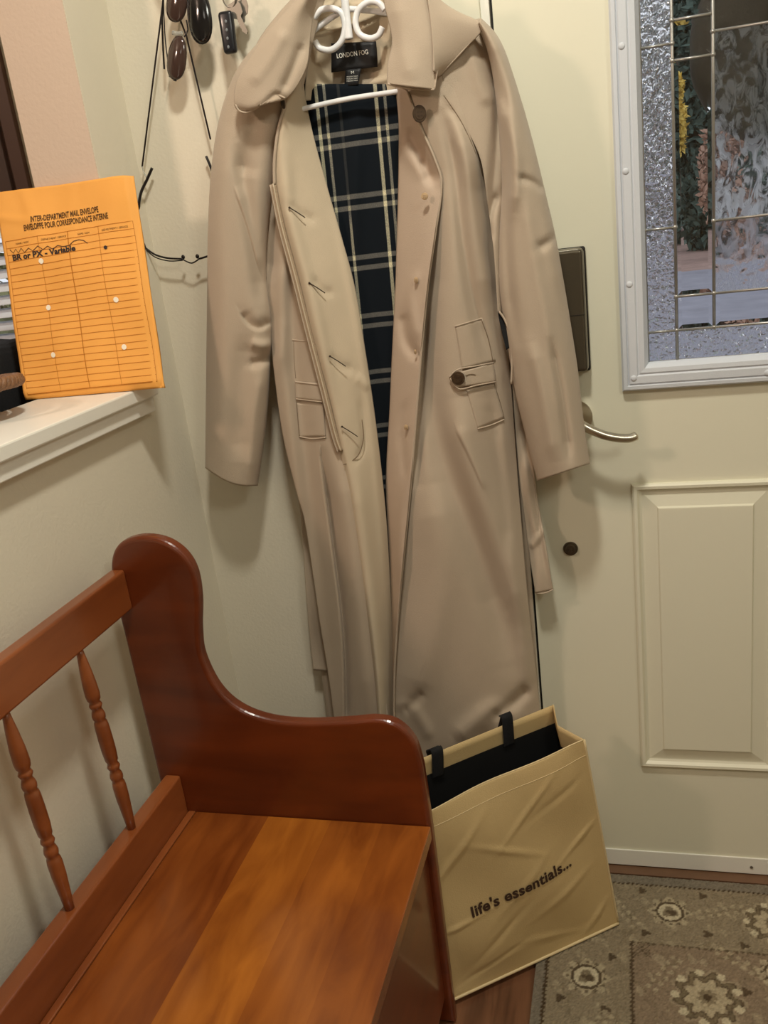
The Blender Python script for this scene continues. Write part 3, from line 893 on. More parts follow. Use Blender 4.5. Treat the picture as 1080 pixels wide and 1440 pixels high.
o = raw('handle', vs, fs, M_['blackcloth'], None, True); par(o, tote); add_mod_solid(o, .002)
# printed words
def uvnear(x, y):
    q = P(x, y, 0) - CAM; n = np.cross(tnA - tnB, nB - tnB); t = np.dot(tnB - CAM, n) / np.dot(q, n); w = CAM + q * t
    v = .5
    for _ in range(8):
        a = tnB + (nB - tnB) * v; b = tnA + (nA - tnA) * v; u = np.dot(w - a, b - a) / np.dot(b - a, b - a)
        c = tnB + (tnA - tnB) * u; d = nB + (nA - nB) * u; v = np.dot(w - c, d - c) / np.dot(d - c, d - c)
    return u, v
a = uvnear(662, 1287); b = uvnear(801, 1214)
o = text_on('printed_text', "life's essentials...", lambda u, v: nearf(u, v, .0024), a[0], b[0], (a[1], b[1]), 0.051, M_['ink'], None, 0.030, 1.04); par(o, tote)

# ------------------------------------------------------------------ trench coat
coat = empty('trench_coat', (0.42, -0.06, 0.3))
tag(coat, 'long beige trench coat with plaid lining hanging open on a white hanger', 'coat')


def resample(pl, n, by='y'):
    pl = np.array(pl, float)
    s = np.concatenate([[0], np.cumsum(np.hypot(*np.diff(pl, axis=0).T))]); t = np.linspace(0, s[-1], n)
    return np.stack([np.interp(t, s, pl[:, 0]), np.interp(t, s, pl[:, 1])], -1)


def smooth_pl(pl, k=6):
    return np.array(spline(pl, k))


def dist_pl(X, Y, pl):
    best = np.full(X.shape, 1e9); side = np.zeros(X.shape); tt = np.zeros(X.shape)
    pl = np.array(pl, float); L = 0; tot = np.hypot(*np.diff(pl, axis=0).T).sum()
    for a, b in zip(pl, pl[1:]):
        d = b - a; l = np.hypot(*d) + 1e-9
        t = np.clip(((X - a[0]) * d[0] + (Y - a[1]) * d[1]) / l ** 2, 0, 1)
        ex = X - a[0] - t * d[0]; ey = Y - a[1] - t * d[1]; q = np.hypot(ex, ey)
        m = q < best
        best = np.where(m, q, best); side = np.where(m, np.sign(d[0] * ey - d[1] * ex), side); tt = np.where(m, (L + t * l) / tot, tt); L += l
    return best, side, tt


def fold_sum(X, Y, folds):
    """folds: (polyline, width px, height m towards viewer[, step])  step>0: a one-sided lap"""
    o = np.zeros(X.shape)
    for fo in folds:
        pl, w, a = fo[:3]; asym = fo[3] if len(fo) > 3 else 0
        d, s, t = dist_pl(X, Y, smooth_pl(pl, 4) if len(pl) > 2 else pl)
        tap = np.clip(np.minimum(t + .04, 1.04 - t) * 5.5, 0, 1)
        if asym:   # sharp on one side, gentle on the other
            wd = np.where(s * asym > 0, w * .28, w * 1.5)
        else:
            wd = w
        o += a * tap * np.exp(-(d / wd) ** 2)
    return o


def waves(X, Y, amp, sx, sy, seed):
    r = np.random.RandomState(seed); o = np.zeros(X.shape)
    for k in range(6):
        o += np.sin(X * sx * (.6 + r.rand()) + Y * sy * (r.rand() * 2 - 1) + r.rand() * 7)
    return amp * o / 3


SURF = {}; LAST = None


def on_surf(sf, off):
    X0, Y0, D0 = [q.ravel() for q in sf]
    def fn(X, Y, U=None, V=None):
        X = np.asarray(X, float); Y = np.asarray(Y, float); o = np.zeros(X.shape); f = o.ravel()
        for i, (a, b) in enumerate(zip(X.ravel(), Y.ravel())):
            q = (X0 - a) ** 2 + (Y0 - b) ** 2; k = np.argpartition(q, 5)[:5]; w = 1 / (q[k] + 1); f[i] = (D0[k] * w).sum() / w.sum() - off
        return f.reshape(X.shape)
    return fn


def sheet(name, left, right, depth, m, folds=(), nu=60, nv=160, thick=0.0016, parent=None, wav=None, closed_back=None, sm=True, bot=0.0):
    L_ = resample(smooth_pl(left) if sm else left, nv); R_ = resample(smooth_pl(right) if sm else right, nv)
    u = np.linspace(0, 1, nu)
    X = L_[:, 0:1] * (1 - u) + R_[:, 0:1] * u; Y = L_[:, 1:2] * (1 - u) + R_[:, 1:2] * u
    if bot: Y = Y + bot * np.sin(u[None, :] * PI) * np.linspace(0, 1, nv)[:, None] ** 10
    Ug = np.tile(u, (nv, 1)); Vg = np.tile(np.linspace(0, 1, nv)[:, None], (1, nu))
    D = depth(X, Y, Ug, Vg) - fold_sum(X, Y, folds)
    if wav: D = D - waves(X, Y, *wav)
    W = P(X, Y, np.minimum(D, -0.004)); SURF[name + str(int(X.mean()))] = (X, Y, D); global LAST; LAST = (X, Y, D)
    vs = W.reshape(-1, 3)
    f = [(j * nu + i, (j + 1) * nu + i, (j + 1) * nu + i + 1, j * nu + i + 1) for j in range(nv - 1) for i in range(nu - 1)]
    if closed_back is not None:   # closes the patch into a tube with a rear wall
        DB = closed_back(X, Y, Ug, Vg)
        WB = P(X, Y, np.minimum(DB, -0.004)); n0 = len(vs); vs = np.concatenate([vs, WB.reshape(-1, 3)])
        f += [(n0 + j * nu + i, n0 + j * nu + i + 1, n0 + (j + 1) * nu + i + 1, n0 + (j + 1) * nu + i) for j in range(nv - 1) for i in range(nu - 1)]
        for j in range(nv - 1):
            f.append((j * nu, n0 + j * nu, n0 + (j + 1) * nu, (j + 1) * nu)); e = nu - 1
            f.append((j * nu + e, (j + 1) * nu + e, n0 + (j + 1) * nu + e, n0 + j * nu + e))
    o = raw(name, vs, f, m, None, True)
    par(o, parent if parent is not None else coat)
    if thick: add_mod_solid(o, thick)
    return o


def pxtube(name, pts, d, r, m, parent=None, n=8, k=6):
    q = spline(pts, k) if len(pts) > 2 else [np.array(p, float) for p in pts]
    dd = [float(d(e[0], e[1])) for e in q] if callable(d) else (np.linspace(d[0], d[1], len(q)) if hasattr(d, '__len__') else [d] * len(q))
    return tube(name, [P(p[0], p[1], e) for p, e in zip(q, dd)], r, m, parent if parent is not None else coat, n)


# plaid lining ---------------------------------------------------------------
plaid = bpy.data.materials.new('navy_plaid_wool'); plaid.use_nodes = True
nt = plaid.node_tree; N = nt.nodes; L = nt.links; b = N['Principled BSDF']; b.inputs['Roughness'].default_value = .9; b.inputs['Specular IOR Level'].default_value = .15
uvn = N.new('ShaderNodeUVMap'); uvn.uv_map = 'cloth'; sp = N.new('ShaderNodeSeparateXYZ'); L.new(uvn.outputs[0], sp.inputs[0])


def bands(sock, lst):
    acc = None
    for c, w, s in lst:
        mt = N.new('ShaderNodeMath'); mt.operation = 'SUBTRACT'; L.new(sock, mt.inputs[0]); mt.inputs[1].default_value = c
        ab = N.new('ShaderNodeMath'); ab.operation = 'ABSOLUTE'; L.new(mt.outputs[0], ab.inputs[0])
        lt = N.new('ShaderNodeMapRange'); lt.inputs['From Min'].default_value = w * 1.15; lt.inputs['From Max'].default_value = w * .85
        lt.inputs['To Max'].default_value = s; L.new(ab.outputs[0], lt.inputs['Value'])
        if acc is None: acc = lt.outputs[0]
        else:
            ad = N.new('ShaderNodeMath'); ad.operation = 'MAXIMUM'; L.new(acc, ad.inputs[0]); L.new(lt.outputs[0], ad.inputs[1]); acc = ad.outputs[0]
    return acc


fx = N.new('ShaderNodeMath'); fx.operation = 'FRACT'; L.new(sp.outputs[0], fx.inputs[0])
fy = N.new('ShaderNodeMath'); fy.operation = 'FRACT'; L.new(sp.outputs[1], fy.inputs[0])
h = bands(fy.outputs[0], [(.41, .040, .27), (.59, .040, .27)])
v1 = bands(fx.outputs[0], [(.44, .030, .50), (.585, .024, .36)])
v2 = bands(fx.outputs[0], [(.83, .024, .42)])
zm = N.new('ShaderNodeMapRange'); zm.inputs['From Min'].default_value = 4.3; zm.inputs['From Max'].default_value = 4.9; zm.inputs['To Min'].default_value = .12; L.new(sp.outputs[1], zm.inputs['Value'])
vm = N.new('ShaderNodeMath'); vm.operation = 'MULTIPLY'; L.new(v2, vm.inputs[0]); L.new(zm.outputs[0], vm.inputs[1])
vx = N.new('ShaderNodeMath'); vx.operation = 'MAXIMUM'; L.new(v1, vx.inputs[0]); L.new(vm.outputs[0], vx.inputs[1]); v1 = vx.outputs[0]
ad = N.new('ShaderNodeMath'); ad.operation = 'ADD'; L.new(h, ad.inputs[0]); L.new(v1, ad.inputs[1])
tw = N.new('ShaderNodeTexNoise'); tw.inputs['Scale'].default_value = 900; tc = N.new('ShaderNodeTexCoord'); L.new(tc.outputs['Object'], tw.inputs['Vector'])
ml = N.new('ShaderNodeMath'); ml.operation = 'MULTIPLY'; L.new(ad.outputs[0], ml.inputs[0])
mr = N.new('ShaderNodeMapRange'); mr.inputs['To Min'].default_value = .35; mr.inputs['To Max'].default_value = 1.6; L.new(tw.outputs['Fac'], mr.inputs['Value']); L.new(mr.outputs[0], ml.inputs[1])
cr = N.new('ShaderNodeValToRGB'); cr.color_ramp.elements[0].color = srgb(17, 23, 29); cr.color_ramp.elements[1].color = srgb(240, 230, 190)
e = cr.color_ramp.elements.new(.30); e.color = srgb(98, 97, 93)
e = cr.color_ramp.elements.new(.5); e.color = srgb(160, 156, 132)
L.new(ml.outputs[0], cr.inputs['Fac']); L.new(cr.outputs['Color'], b.inputs['Base Color'])

# back of the coat and lining
backL = [(400, 60), (372, 300), (392, 520), (428, 760), (470, 1090)]
backR = [(640, 60), (700, 300), (722, 480), (734, 600), (739, 700), (746, 800), (764, 1075)]
sheet('back_panel', backL, backR, lambda X, Y, U, V: -.022 - .012 * np.sin(U * PI), M_['coat'], nu=40, nv=80)
lin = sheet('lining', [(424, 118), (432, 300), (470, 560), (500, 800), (520, 1060)], [(600, 118), (592, 300), (588, 560), (585, 800), (590, 1060)],
            lambda X, Y, U, V: -.046 - .004 * np.sin(U * 2 * PI), plaid, folds=[([(505, 150), (500, 400), (535, 700)], 10, .006)], nu=50, nv=120, thick=0.001)
uvl = lin.data.uv_layers.new(name='cloth')
co = np.array([v.co[:] for v in lin.data.vertices]) @ np.eye(3)
for lp_ in lin.data.loops:
    c = lin.data.vertices[lp_.vertex_index].co
    # cloth frame: x from the centre back, z down; stripes spread with the flare
    cx = c.x - 0.47; z = c.z
    uvl.data[lp_.index].uv = ((c.x - 0.461 + .028 * (1.484 - z)) / 0.0972 + .44 + 3, (1.447 - z) / 0.0972 + 3.5)

# left front (viewer's left), outer cloth
foldsL = [([(420, 300), (412, 470), (440, 700), (462, 900), (470, 1010)], 14, -.012),
          ([(392, 300), (400, 520), (418, 700), (436, 900)], 12, .012),
          ([(452, 640), (468, 760), (484, 900), (487, 1060)], 7, -.022, 1),
          ([(474, 640), (500, 800), (520, 1010)], 14, .012),
          ([(380, 200), (385, 300), (380, 400)], 12, -.018), ([(398, 180), (402, 260), (412, 330)], 8, .01),
          ([(395, 460), (384, 600), (410, 760)], 10, .012)]
sheet('front_panel', [(372, 120), (366, 300), (378, 450), (396, 600), (417, 690), (430, 740), (449, 868), (461, 942), (470, 1010), (478, 1090)],
      [(414, 120), (418, 300), (464, 500), (492, 640), (512, 760), (532, 900), (545, 1000), (554, 1090)],
      lambda X, Y, U, V: -.058 - .030 * np.sin(np.clip(U, 0, 1) * PI * .62) ** .8 - .012 * V, M_['coat'], foldsL, 90, 260, wav=(.0018, .05, .008, 3)); SL = LAST
# left facing turned outwards
FL_l = [(408, 100), (398, 150), (388, 200), (386, 262), (398, 318), (416, 385), (436, 465), (458, 550), (476, 625), (486, 668), (498, 740), (514, 850), (528, 960), (536, 1080)]
FL_r = [(424, 96), (431, 148), (444, 205), (462, 270), (482, 340), (499, 405), (513, 490), (525, 570), (535, 650), (543, 730), (548, 810), (551, 880), (553, 960), (554, 1080)]
foldsF = [([(400, 210), (408, 300), (440, 420), (470, 560)], 9, .006), ([(470, 300), (500, 440), (525, 620), (545, 850)], 6, .004),
          ([(440, 390), (452, 408), (470, 412)], 6, -.003), ([(462, 500), (480, 515), (497, 520)], 7, -.003), ([(500, 530), (520, 545)], 7, .003),
          ([(506, 560), (512, 620), (498, 652)], 5, -.003), ([(404, 285), (420, 300), (445, 310)], 7, -.003), ([(500, 660), (520, 800), (540, 1000)], 9, .006)]
dFL = lambda X, Y, U, V: -.108 + .048 * U ** 1.6 + .010 * np.exp(-(U / .08) ** 2) - .004 * V
sheet('facing', FL_l, FL_r, dFL, M_['facing'], foldsF, 50, 260, wav=(.0010, .06, .03, 8))
# buttonhole placket: a second edge just left of the facing, ending in a rounded tab
PK = [(386, 258), (398, 318), (416, 385), (436, 465), (458, 550), (473, 610), (481, 634)]
sheet('placket', [(x - 7, y + 2) for x, y in PK], [(x + 2, y) for x, y in PK], lambda X, Y, U, V: -.104 - .003 * np.sin(U * PI), M_['placket'], (), 6, 100, 0.002)
pxtube('placket_edge', [(x - 6, y + 2) for x, y in PK], -.1075, .0013, M_['coat'])
pxtube('placket_edge', [(x - 2, y) for x, y in PK], -.1095, .0013, M_['facing'])
pxtube('tab_stitch', [(509, 590), (511, 615), (505, 638), (492, 650), (483, 653)], (-.094, -.108), .0009, M_['stitch'])
for (x, y) in ((418, 298), (446, 404), (475, 507), (492, 606)):
    pxtube('buttonhole', [(x - 11, y - 6), (x - 1, y), (x + 11, y + 8)], (-.1125, -.1060), .0009, M_['hole'], k=4)
    bm = bmesh.new(); bmesh.ops.create_uvsphere(bm, u_segments=10, v_segments=6, radius=.0019)
    c = P(x - 11, y - 6, -.113)
    for v in bm.verts: v.co += Vector(c)
    par(fin('buttonhole', bm, M_['hole'], None, True), coat)
# front edge roll near the neck (left)
pxtube('front_edge', [(404, 128), (400, 150), (391, 185), (386, 225), (386, 260)], -.105, .0028, M_['coat'])

# right front outer cloth
foldsR = [([(612, 300), (602, 420), (604, 540), (628, 650), (668, 760), (700, 860), (716, 930)], 20, -.020), ([(640, 560), (660, 650), (700, 760), (738, 880)], 22, .014),
          ([(624, 160), (640, 230), (650, 330), (664, 420), (690, 520)], 9, -.013), ([(640, 170), (664, 260), (676, 350), (690, 430)], 12, .012), ([(668, 240), (688, 360), (704, 440)], 9, -.010),
          ([(604, 680), (618, 800), (604, 900), (572, 1000)], 26, .012), ([(640, 600), (660, 640), (682, 690)], 5, .004, 1),
          ([(700, 560), (712, 700), (728, 840), (745, 980)], 12, .010), ([(690, 560), (704, 660), (716, 780)], 9, -.008),
          ([(600, 440), (592, 560), (586, 680)], 7, -.012),
          ([(566, 1000), (580, 990), (596, 972)], 8, -.006), ([(556, 990), (584, 1000), (606, 1040)], 9, .005), ([(690, 1010), (720, 990), (745, 965)], 9, -.012), ([(640, 1040), (690, 1000), (720, 1010)], 14, .01),
          ([(622, 140), (650, 178), (672, 225), (683, 275)], 5, -.003)]
FR_edge = [(572, 128), (590, 175), (612, 225), (621, 262), (612, 330), (602, 400), (594, 480), (586, 580), (578, 680), (567, 790), (558, 890), (554, 980), (556, 1085)]
sheet('front_panel', FR_edge,
      [(690, 60), (694, 180), (700, 320), (712, 460), (720, 560), (727, 660), (735, 760), (743, 850), (752, 930), (760, 1000), (768, 1070)],
      lambda X, Y, U, V: -.100 - .018 * np.sin(U * PI) * (1 - .4 * V) + .055 * U ** 3 + .012 * V * (1 - U), M_['coat'], foldsR, 130, 280, wav=(.0018, .035, .006, 12)); SR = LAST
# right facing
FRr = [(572, 128), (590, 176), (611, 225), (620, 262), (611, 330), (601, 400), (593, 480), (585, 580), (577, 680), (566, 790), (558, 890), (555, 980), (556, 1085)]
FRl = [(556, 118), (561, 170), (561, 225), (560, 280), (558, 350), (556, 410), (552, 490), (548, 580), (543, 680), (548, 790), (551, 890), (552, 980), (554, 1085)]
sheet('facing', FRl, FRr, lambda X, Y, U, V: -.056 - .050 * U ** .8 + .004 * np.sin(V * 16) * U, M_['facing2'],
      [([(573, 178), (590, 215), (612, 262)], 9, -.016), ([(566, 440), (572, 480), (590, 505)], 8, -.008), ([(575, 560), (565, 600), (572, 680)], 7, -.004), ([(562, 200), (600, 250)], 10, .004), ([(590, 380), (578, 420), (588, 480)], 8, .005), ([(585, 640), (565, 720), (562, 820)], 6, .005)],
      44, 260, wav=(.0012, .09, .02, 21))
pxtube('front_edge', [(p[0], p[1]) for p in FR_edge], -.1035, .0018, M_['coat'])
# raglan seam and side seam
pxtube('seam', [(624, 134), (648, 170), (668, 214), (680, 252), (685, 275)], on_surf(SR, .0006), .0008, M_['stitch'])

# sleeves ---------------------------------------------------------------------
sl_out = [(396, 34), (362, 62), (335, 96), (318, 135), (305, 185), (297, 245), (293, 320), (292, 400), (291, 480), (290, 570), (289, 658)]
sl_in = [(440, 60), (424, 110), (402, 170), (388, 225), (380, 290), (374, 350), (375, 400), (381, 450), (380, 500), (377, 560), (371, 620), (362, 683)]


def sleeve_depth(c, r, p=.5):
    return lambda X, Y, U, V: c - r * np.clip(1 - (2 * U - 1) ** 2, 0, 1) ** p * (1 - .1 * V)


foldsSL = [([(318, 170), (310, 300), (314, 420), (310, 560), (304, 665)], 17, .008), ([(336, 200), (348, 290), (362, 370), (368, 430)], 11, -.012), ([(330, 262), (350, 320), (366, 380)], 7, .006, 1),
           ([(383, 452), (366, 462), (350, 456), (338, 440)], 7, -.008, -1), ([(384, 482), (370, 486), (352, 482)], 7, .008), ([(384, 500), (368, 508), (350, 512)], 7, -.008),
           ([(352, 470), (340, 540), (336, 650)], 16, -.008), ([(362, 150), (352, 210), (346, 250)], 14, -.010), ([(370, 520), (356, 590), (350, 675)], 9, .005)]
sheet('sleeve', sl_out, sl_in, sleeve_depth(-.066, .044), M_['coat'], foldsSL, 90, 260, bot=9, wav=(.0018, .06, .02, 31),
      closed_back=lambda X, Y, U, V: -.062 + .03 * np.clip(1 - (2 * U - 1) ** 2, 0, 1) ** .5)
sr_out = [(676, 26), (694, 44), (708, 68), (722, 108), (738, 160), (752, 212), (766, 270), (780, 330), (792, 395), (802, 455), (812, 520), (820, 590), (829, 652)]
sr_in = [(672, 34), (690, 90), (700, 160), (704, 220), (706, 270), (702, 330), (702, 400), (710, 460), (718, 510), (727, 560), (738, 605), (748, 645), (756, 676)]
foldsSR = [([(700, 80), (712, 180), (712, 300), (716, 400), (726, 480)], 8, -.010), ([(735, 260), (750, 360), (766, 440), (782, 540), (798, 610)], 9, .004),
           ([(728, 250), (746, 255), (765, 268)], 6, -.005), ([(755, 350), (772, 340), (786, 330)], 7, -.006), ([(775, 480), (790, 560), (801, 645)], 6, -.010),
           ([(745, 480), (765, 560), (780, 650)], 10, .007), ([(750, 180), (770, 300), (790, 420)], 12, .006), ([(704, 140), (724, 220), (722, 300)], 9, .010)]
sheet('sleeve', sr_in, sr_out, sleeve_depth(-.072, .058), M_['coat'], foldsSR, 100, 260, wav=(.0016, .06, .02, 41),
      closed_back=lambda X, Y, U, V: -.066 + .03 * np.clip(1 - (2 * U - 1) ** 2, 0, 1) ** .5)
# shoulder panel under the arm between seam and sleeve
sheet('shoulder_panel', [(604, 40), (618, 90), (630, 140), (655, 180), (676, 225), (686, 290), (694, 350), (700, 440)],
      [(676, 26), (700, 60), (708, 110), (712, 170), (714, 230), (714, 290), (712, 350), (712, 440)],
      lambda X, Y, U, V: -.119 + .040 * U ** 2 + .035 * V, M_['coat'], [([(690, 90), (700, 140), (696, 220), (690, 300)], 7, -.012), ([(660, 60), (676, 120), (690, 150)], 10, .006), ([(700, 270), (690, 300), (688, 340)], 6, -.01)], 50, 140, wav=(.0015, .05, .02, 51))
sheet('shoulder_panel', [(440, -30), (400, 10), (362, 60), (348, 110), (352, 160), (362, 220)], [(470, -40), (450, 20), (436, 80), (424, 130), (404, 180), (388, 230)],
      lambda X, Y, U, V: -.070 - .02 * np.sin(U * PI), M_['coat'], (), 40, 80)

# neck: facing inside the collar, rolled bands, labels ------------------------------
sheet('neck_facing', [(445, -45), (436, 20), (432, 80), (428, 142)], [(535, -45), (548, 10), (556, 60), (562, 128)],
      lambda X, Y, U, V: -.030 - .030 * (2 * U - 1) ** 2 - .006 * np.cos(V * 2.5), M_['facing'],
      [([(430, 52), (470, 44), (520, 26), (545, 12)], 4, .006, 1), ([(434, 22), (470, 10), (530, 5)], 6, .006), ([(428, 118), (470, 124), (520, 118), (560, 106)], 4, .004)], 50, 80)
lab = sheet('brand_label', [(466, 61), (466, 102)], [(529, 58), (531, 94)], lambda X, Y, U, V: -.0475 + 0 * U, M_['label'], (), 8, 8, .0008, sm=False)
lab2 = sheet('size_label', [(486, 98), (484, 122)], [(508, 96), (504, 119)], lambda X, Y, U, V: -.0490 + 0 * U, M_['label'], (), 6, 6, .0008, sm=False)


def pxtext(name, s, pa, pb, hpx, d, m, parent, bold=0.0, sp=1.0):
    v, f = text_verts(s, 1.0, bold, sp)
    x = (v[:, 0] - v[:, 0].min()) / (v[:, 0].max() - v[:, 0].min()); y = v[:, 1] / .69 * hpx
    dx, dy = pb[0] - pa[0], pb[1] - pa[1]; l = math.hypot(dx, dy)
    px_ = pa[0] + dx * x + dy / l * y; py_ = pa[1] + dy * x - dx / l * y
    o = raw(name, P(px_, py_, np.full_like(px_, d)), f, m, None); par(o, parent if parent.parent is None else parent)
    return o


def sub(o, p):
    o.parent = p; o.matrix_parent_inverse = (Matrix.Translation(coat.location)).inverted() if p.parent is coat else Matrix.Identity(4)
    o.matrix_parent_inverse = Matrix.Identity(4)
    return o


o = pxtext('label_lettering', 'LONDON FOG', (474, 82), (518, 76), 6.5, -.0492, M_['white'], lab, .014); o.matrix_parent_inverse = Matrix.Identity(4)
o = pxtext('label_lettering', 'M', (494, 104), (498, 103.5), 4, -.0500, M_['white'], lab2); o.matrix_parent_inverse = Matrix.Identity(4)
for k in range(3):
    o = pxtext('label_lettering', 'MADE IN CHINA', (487.5, 109 + k * 3), (503.5, 107.5 + k * 3), 1.6, -.0500, M_['white'], lab2); o.matrix_parent_inverse = Matrix.Identity(4)

# collar ------------------------------------------------------------------------
sheet('collar', [(538, -40), (540, 0), (552, 55), (546, 90), (545, 118)], [(600, -40), (611, 0), (619, 55), (616, 90), (611, 126)],
      lambda X, Y, U, V: -.122 - .012 * np.sin(U * PI) - .010 * V, M_['coat'], [([(560, 0), (566, 60), (580, 115)], 12, .004)], 44, 80, 0.003)
pxtube('collar_edge', [(545, 118), (575, 124), (611, 126)], -.1345, .0016, M_['coat'])
pxtube('collar_edge', [(600, -40), (611, 0), (619, 55), (616, 90), (611, 126)], (-.124, -.134), .0014, M_['coat'])
# under-collar shadow side
sheet('collar_stand', [(532, -40), (542, 10), (556, 60), (560, 130)], [(556, -40), (575, 20), (590, 80), (600, 150)],
      lambda X, Y, U, V: -.060 - .045 * U, M_['facing2'], (), 20, 40)
# storm flap over the right shoulder
sheet('storm_flap', [(596, -30), (604, 20), (608, 60), (610, 100)], [(622, 12), (678, 36), (650, 72), (616, 108)],
      lambda X, Y, U, V: -.140 + .022 * U - .002 * V, M_['coat'], (), 40, 60, 0.003)
pxtube('flap_edge', [(680, 38), (650, 72), (616, 108)], (-.119, -.121), .0016, M_['coat'])
# left collar leaf
sheet('collar', [(452, -40), (418, 0), (380, 42), (350, 84), (333, 116), (330, 145), (337, 156), (352, 157)], [(462, -40), (442, 10), (436, 50), (432, 90), (418, 120), (402, 138), (396, 136), (388, 133)],
      lambda X, Y, U, V: -.130 - .016 * np.sin(U * PI) + .03 * U * (1 - V), M_['coat'],
      [([(400, 40), (380, 80), (352, 120)], 10, .005), ([(330, 150), (350, 158), (372, 146), (388, 133), (401, 141)], 5, -.004), ([(425, 60), (410, 100), (396, 130)], 7, -.006)], 60, 90, 0.003)
pxtube('collar_edge', [(331, 147), (337, 156), (348, 158), (362, 151), (374, 141), (386, 133), (401, 138)], -.1335, .0015, M_['coat'])

# buttons -------------------------------------------------------------------------
def button(x, y, d, r, m, name='button', ratio=1.0, yaw=0.0):
    bm = bmesh.new(); c = Vector(P(x, y, d))
    for r1, r2, dd, off in ((r, r * .94, .003, 0), (r * .70, r * .66, .0012, .0017)):
        q = bmesh.ops.create_cone(bm, cap_ends=True, segments=30, radius1=r1, radius2=r2, depth=dd)
        for v in q['verts']: v.co.z += off
    bmesh.ops.bevel(bm, geom=[e for e in bm.edges if abs(e.verts[0].co.z - e.verts[1].co.z) < 1e-6], offset=.0004, segments=2, affect='EDGES')
    rot = Matrix.Rotation(yaw, 3, 'Z') @ Matrix.Rotation(PI / 2 * 1.04, 3, 'X')
    for v in bm.verts:
        p = Vector((v.co.x * ratio, v.co.y, v.co.z)); v.co = rot @ p + c
    o = fin(name, bm, m, None, False); par(o, coat)
    bm = bmesh.new()
    for a in (-1, 1):
        for b2 in (-1, 1):
            q = bmesh.ops.create_cone(bm, cap_ends=True, segments=8, radius1=r * .09, radius2=r * .09, depth=.0006)
            for v in q['verts']: v.co = rot @ Vector((v.co.x + a * r * .2, v.co.y + b2 * r * .2, v.co.z + .0026)) + c
    t = fin('thread_holes', bm, M_['hole']); t.parent = o; t.matrix_parent_inverse = Matrix.Identity(4)
    return o


button(590, 160, -.122, .0125, M_['horn'], ratio=.85, yaw=.3)
button(398, 146, -.118, .0075, M_['horn'], ratio=.55, yaw=-.5)
button(644, 532, float(on_surf(SR, .011)(644, 532)), .0115, M_['horn'])
button(455, 549, float(on_surf(SL, .009)(455, 549)), .0070, M_['horn'], ratio=.6, yaw=-.4)
button(597, 276, -.110, .0056, M_['pearl']); button(585, 394, -.104, .0050, M_['pearl'], ratio=.7)
button(571, 601, -.098, .0050, M_['pearl'], ratio=.7); button(584, 495, -.106, .004, M_['pearl'], ratio=.5)

# pocket welts and tabs --------------------------------------------------------------
def flat(name, quad, sf, off, m, thick=.0016, nu=14, nv=14):
    (a, b, c, e) = quad
    return sheet(name, [a, e], [b, c], on_surf(sf, off), m, (), nu, nv, thick, None, sm=False)


flat('pocket_welt', [(640, 458), (678, 447), (697, 508), (650, 520)], SR, .0016, M_['coat'])
pxtube('pocket_edge', [(640, 459), (660, 453), (677, 448)], on_surf(SR, .0026), .0012, M_['coat'])
pxtube('pocket_edge', [(677, 449), (687, 478), (693, 508)], on_surf(SR, .0024), .0007, M_['stitch'])
flat('pocket_welt', [(656, 548), (694, 538), (709, 588), (672, 603)], SR, .0016, M_['coat'])
pxtube('pocket_edge', [(672, 603), (690, 598), (709, 590)], on_surf(SR, .0026), .0014, M_['coat'])
pxtube('pocket_edge', [(695, 540), (703, 565), (709, 588)], on_surf(SR, .0024), .0007, M_['stitch'])
sheet('belt_tab', [(633, 527), (632, 532), (638, 545)], [(694, 510), (696, 524), (697, 537)], on_surf(SR, .006), M_['coat'], (), 16, 10, .002)
for q in ([(632, 531), (643, 520), (668, 515), (694, 510)], [(634, 533), (646, 547), (670, 542), (697, 537)]):
    pxtube('tab_edge', q, on_surf(SR, .0072), .0012, M_['coat'], k=4)
pxtube('buttonhole', [(655, 528), (662, 526), (669, 527)], on_surf(SR, .0078), .0006, M_['stitch'])
pxtube('pocket_edge', [(411, 478), (430, 480), (446, 482)], on_surf(SL, .001), .0009, M_['coat'])
pxtube('pocket_edge', [(413, 480), (414, 510), (416, 532)], on_surf(SL, .0004), .0006, M_['stitch'])
sheet('belt_tab', [(415, 536), (416, 561)], [(462, 540), (466, 566)], on_surf(SL, .004), M_['coat'], (), 14, 8, .002, sm=False)
for q in ([(415, 537), (440, 540), (462, 542)], [(416, 561), (440, 564), (464, 566)]): pxtube('tab_edge', q, on_surf(SL, .0055), .0011, M_['coat'])
flat('pocket_welt', [(417, 566), (455, 568), (458, 614), (421, 615)], SL, .0016, M_['coat'])
pxtube('pocket_edge', [(421, 614), (440, 617), (458, 615)], on_surf(SL, .0026), .0013, M_['coat'])
pxtube('pocket_edge', [(417, 566), (419, 590), (421, 614)], on_surf(SL, .0022), .0007, M_['stitch'])
# belt ends and loop
sheet('belt', [(716, 480), (724, 590), (732, 680), (742, 760), (753, 834)], [(738, 520), (748, 620), (754, 690), (766, 760), (778, 829)],
      lambda X, Y, U, V: -.040 - .006 * np.sin(V * 14 + U * 2), M_['coat'], [([(735, 600), (752, 700), (770, 820)], 5, -.006), ([(738, 640), (745, 700), (756, 760)], 5, .006), ([(745, 770), (770, 740)], 5, .005)], 20, 120, .003)
pxtube('belt_edge', [(753, 834), (766, 834), (778, 829)], -.046, .0014, M_['coat'])
sheet('belt', [(418, 640), (423, 720), (433, 868), (441, 942)], [(440, 640), (446, 720), (455, 868), (463, 944)],
      lambda X, Y, U, V: -.030 - .004 * np.sin(V * 12), M_['coat'], (), 14, 100, .003)
sheet('belt_loop', [(700, 438), (704, 460), (712, 492)], [(704, 440), (711, 458), (718, 488)], lambda X, Y, U, V: -.088 + 0 * U, M_['blackcloth'], (), 6, 20, .002)
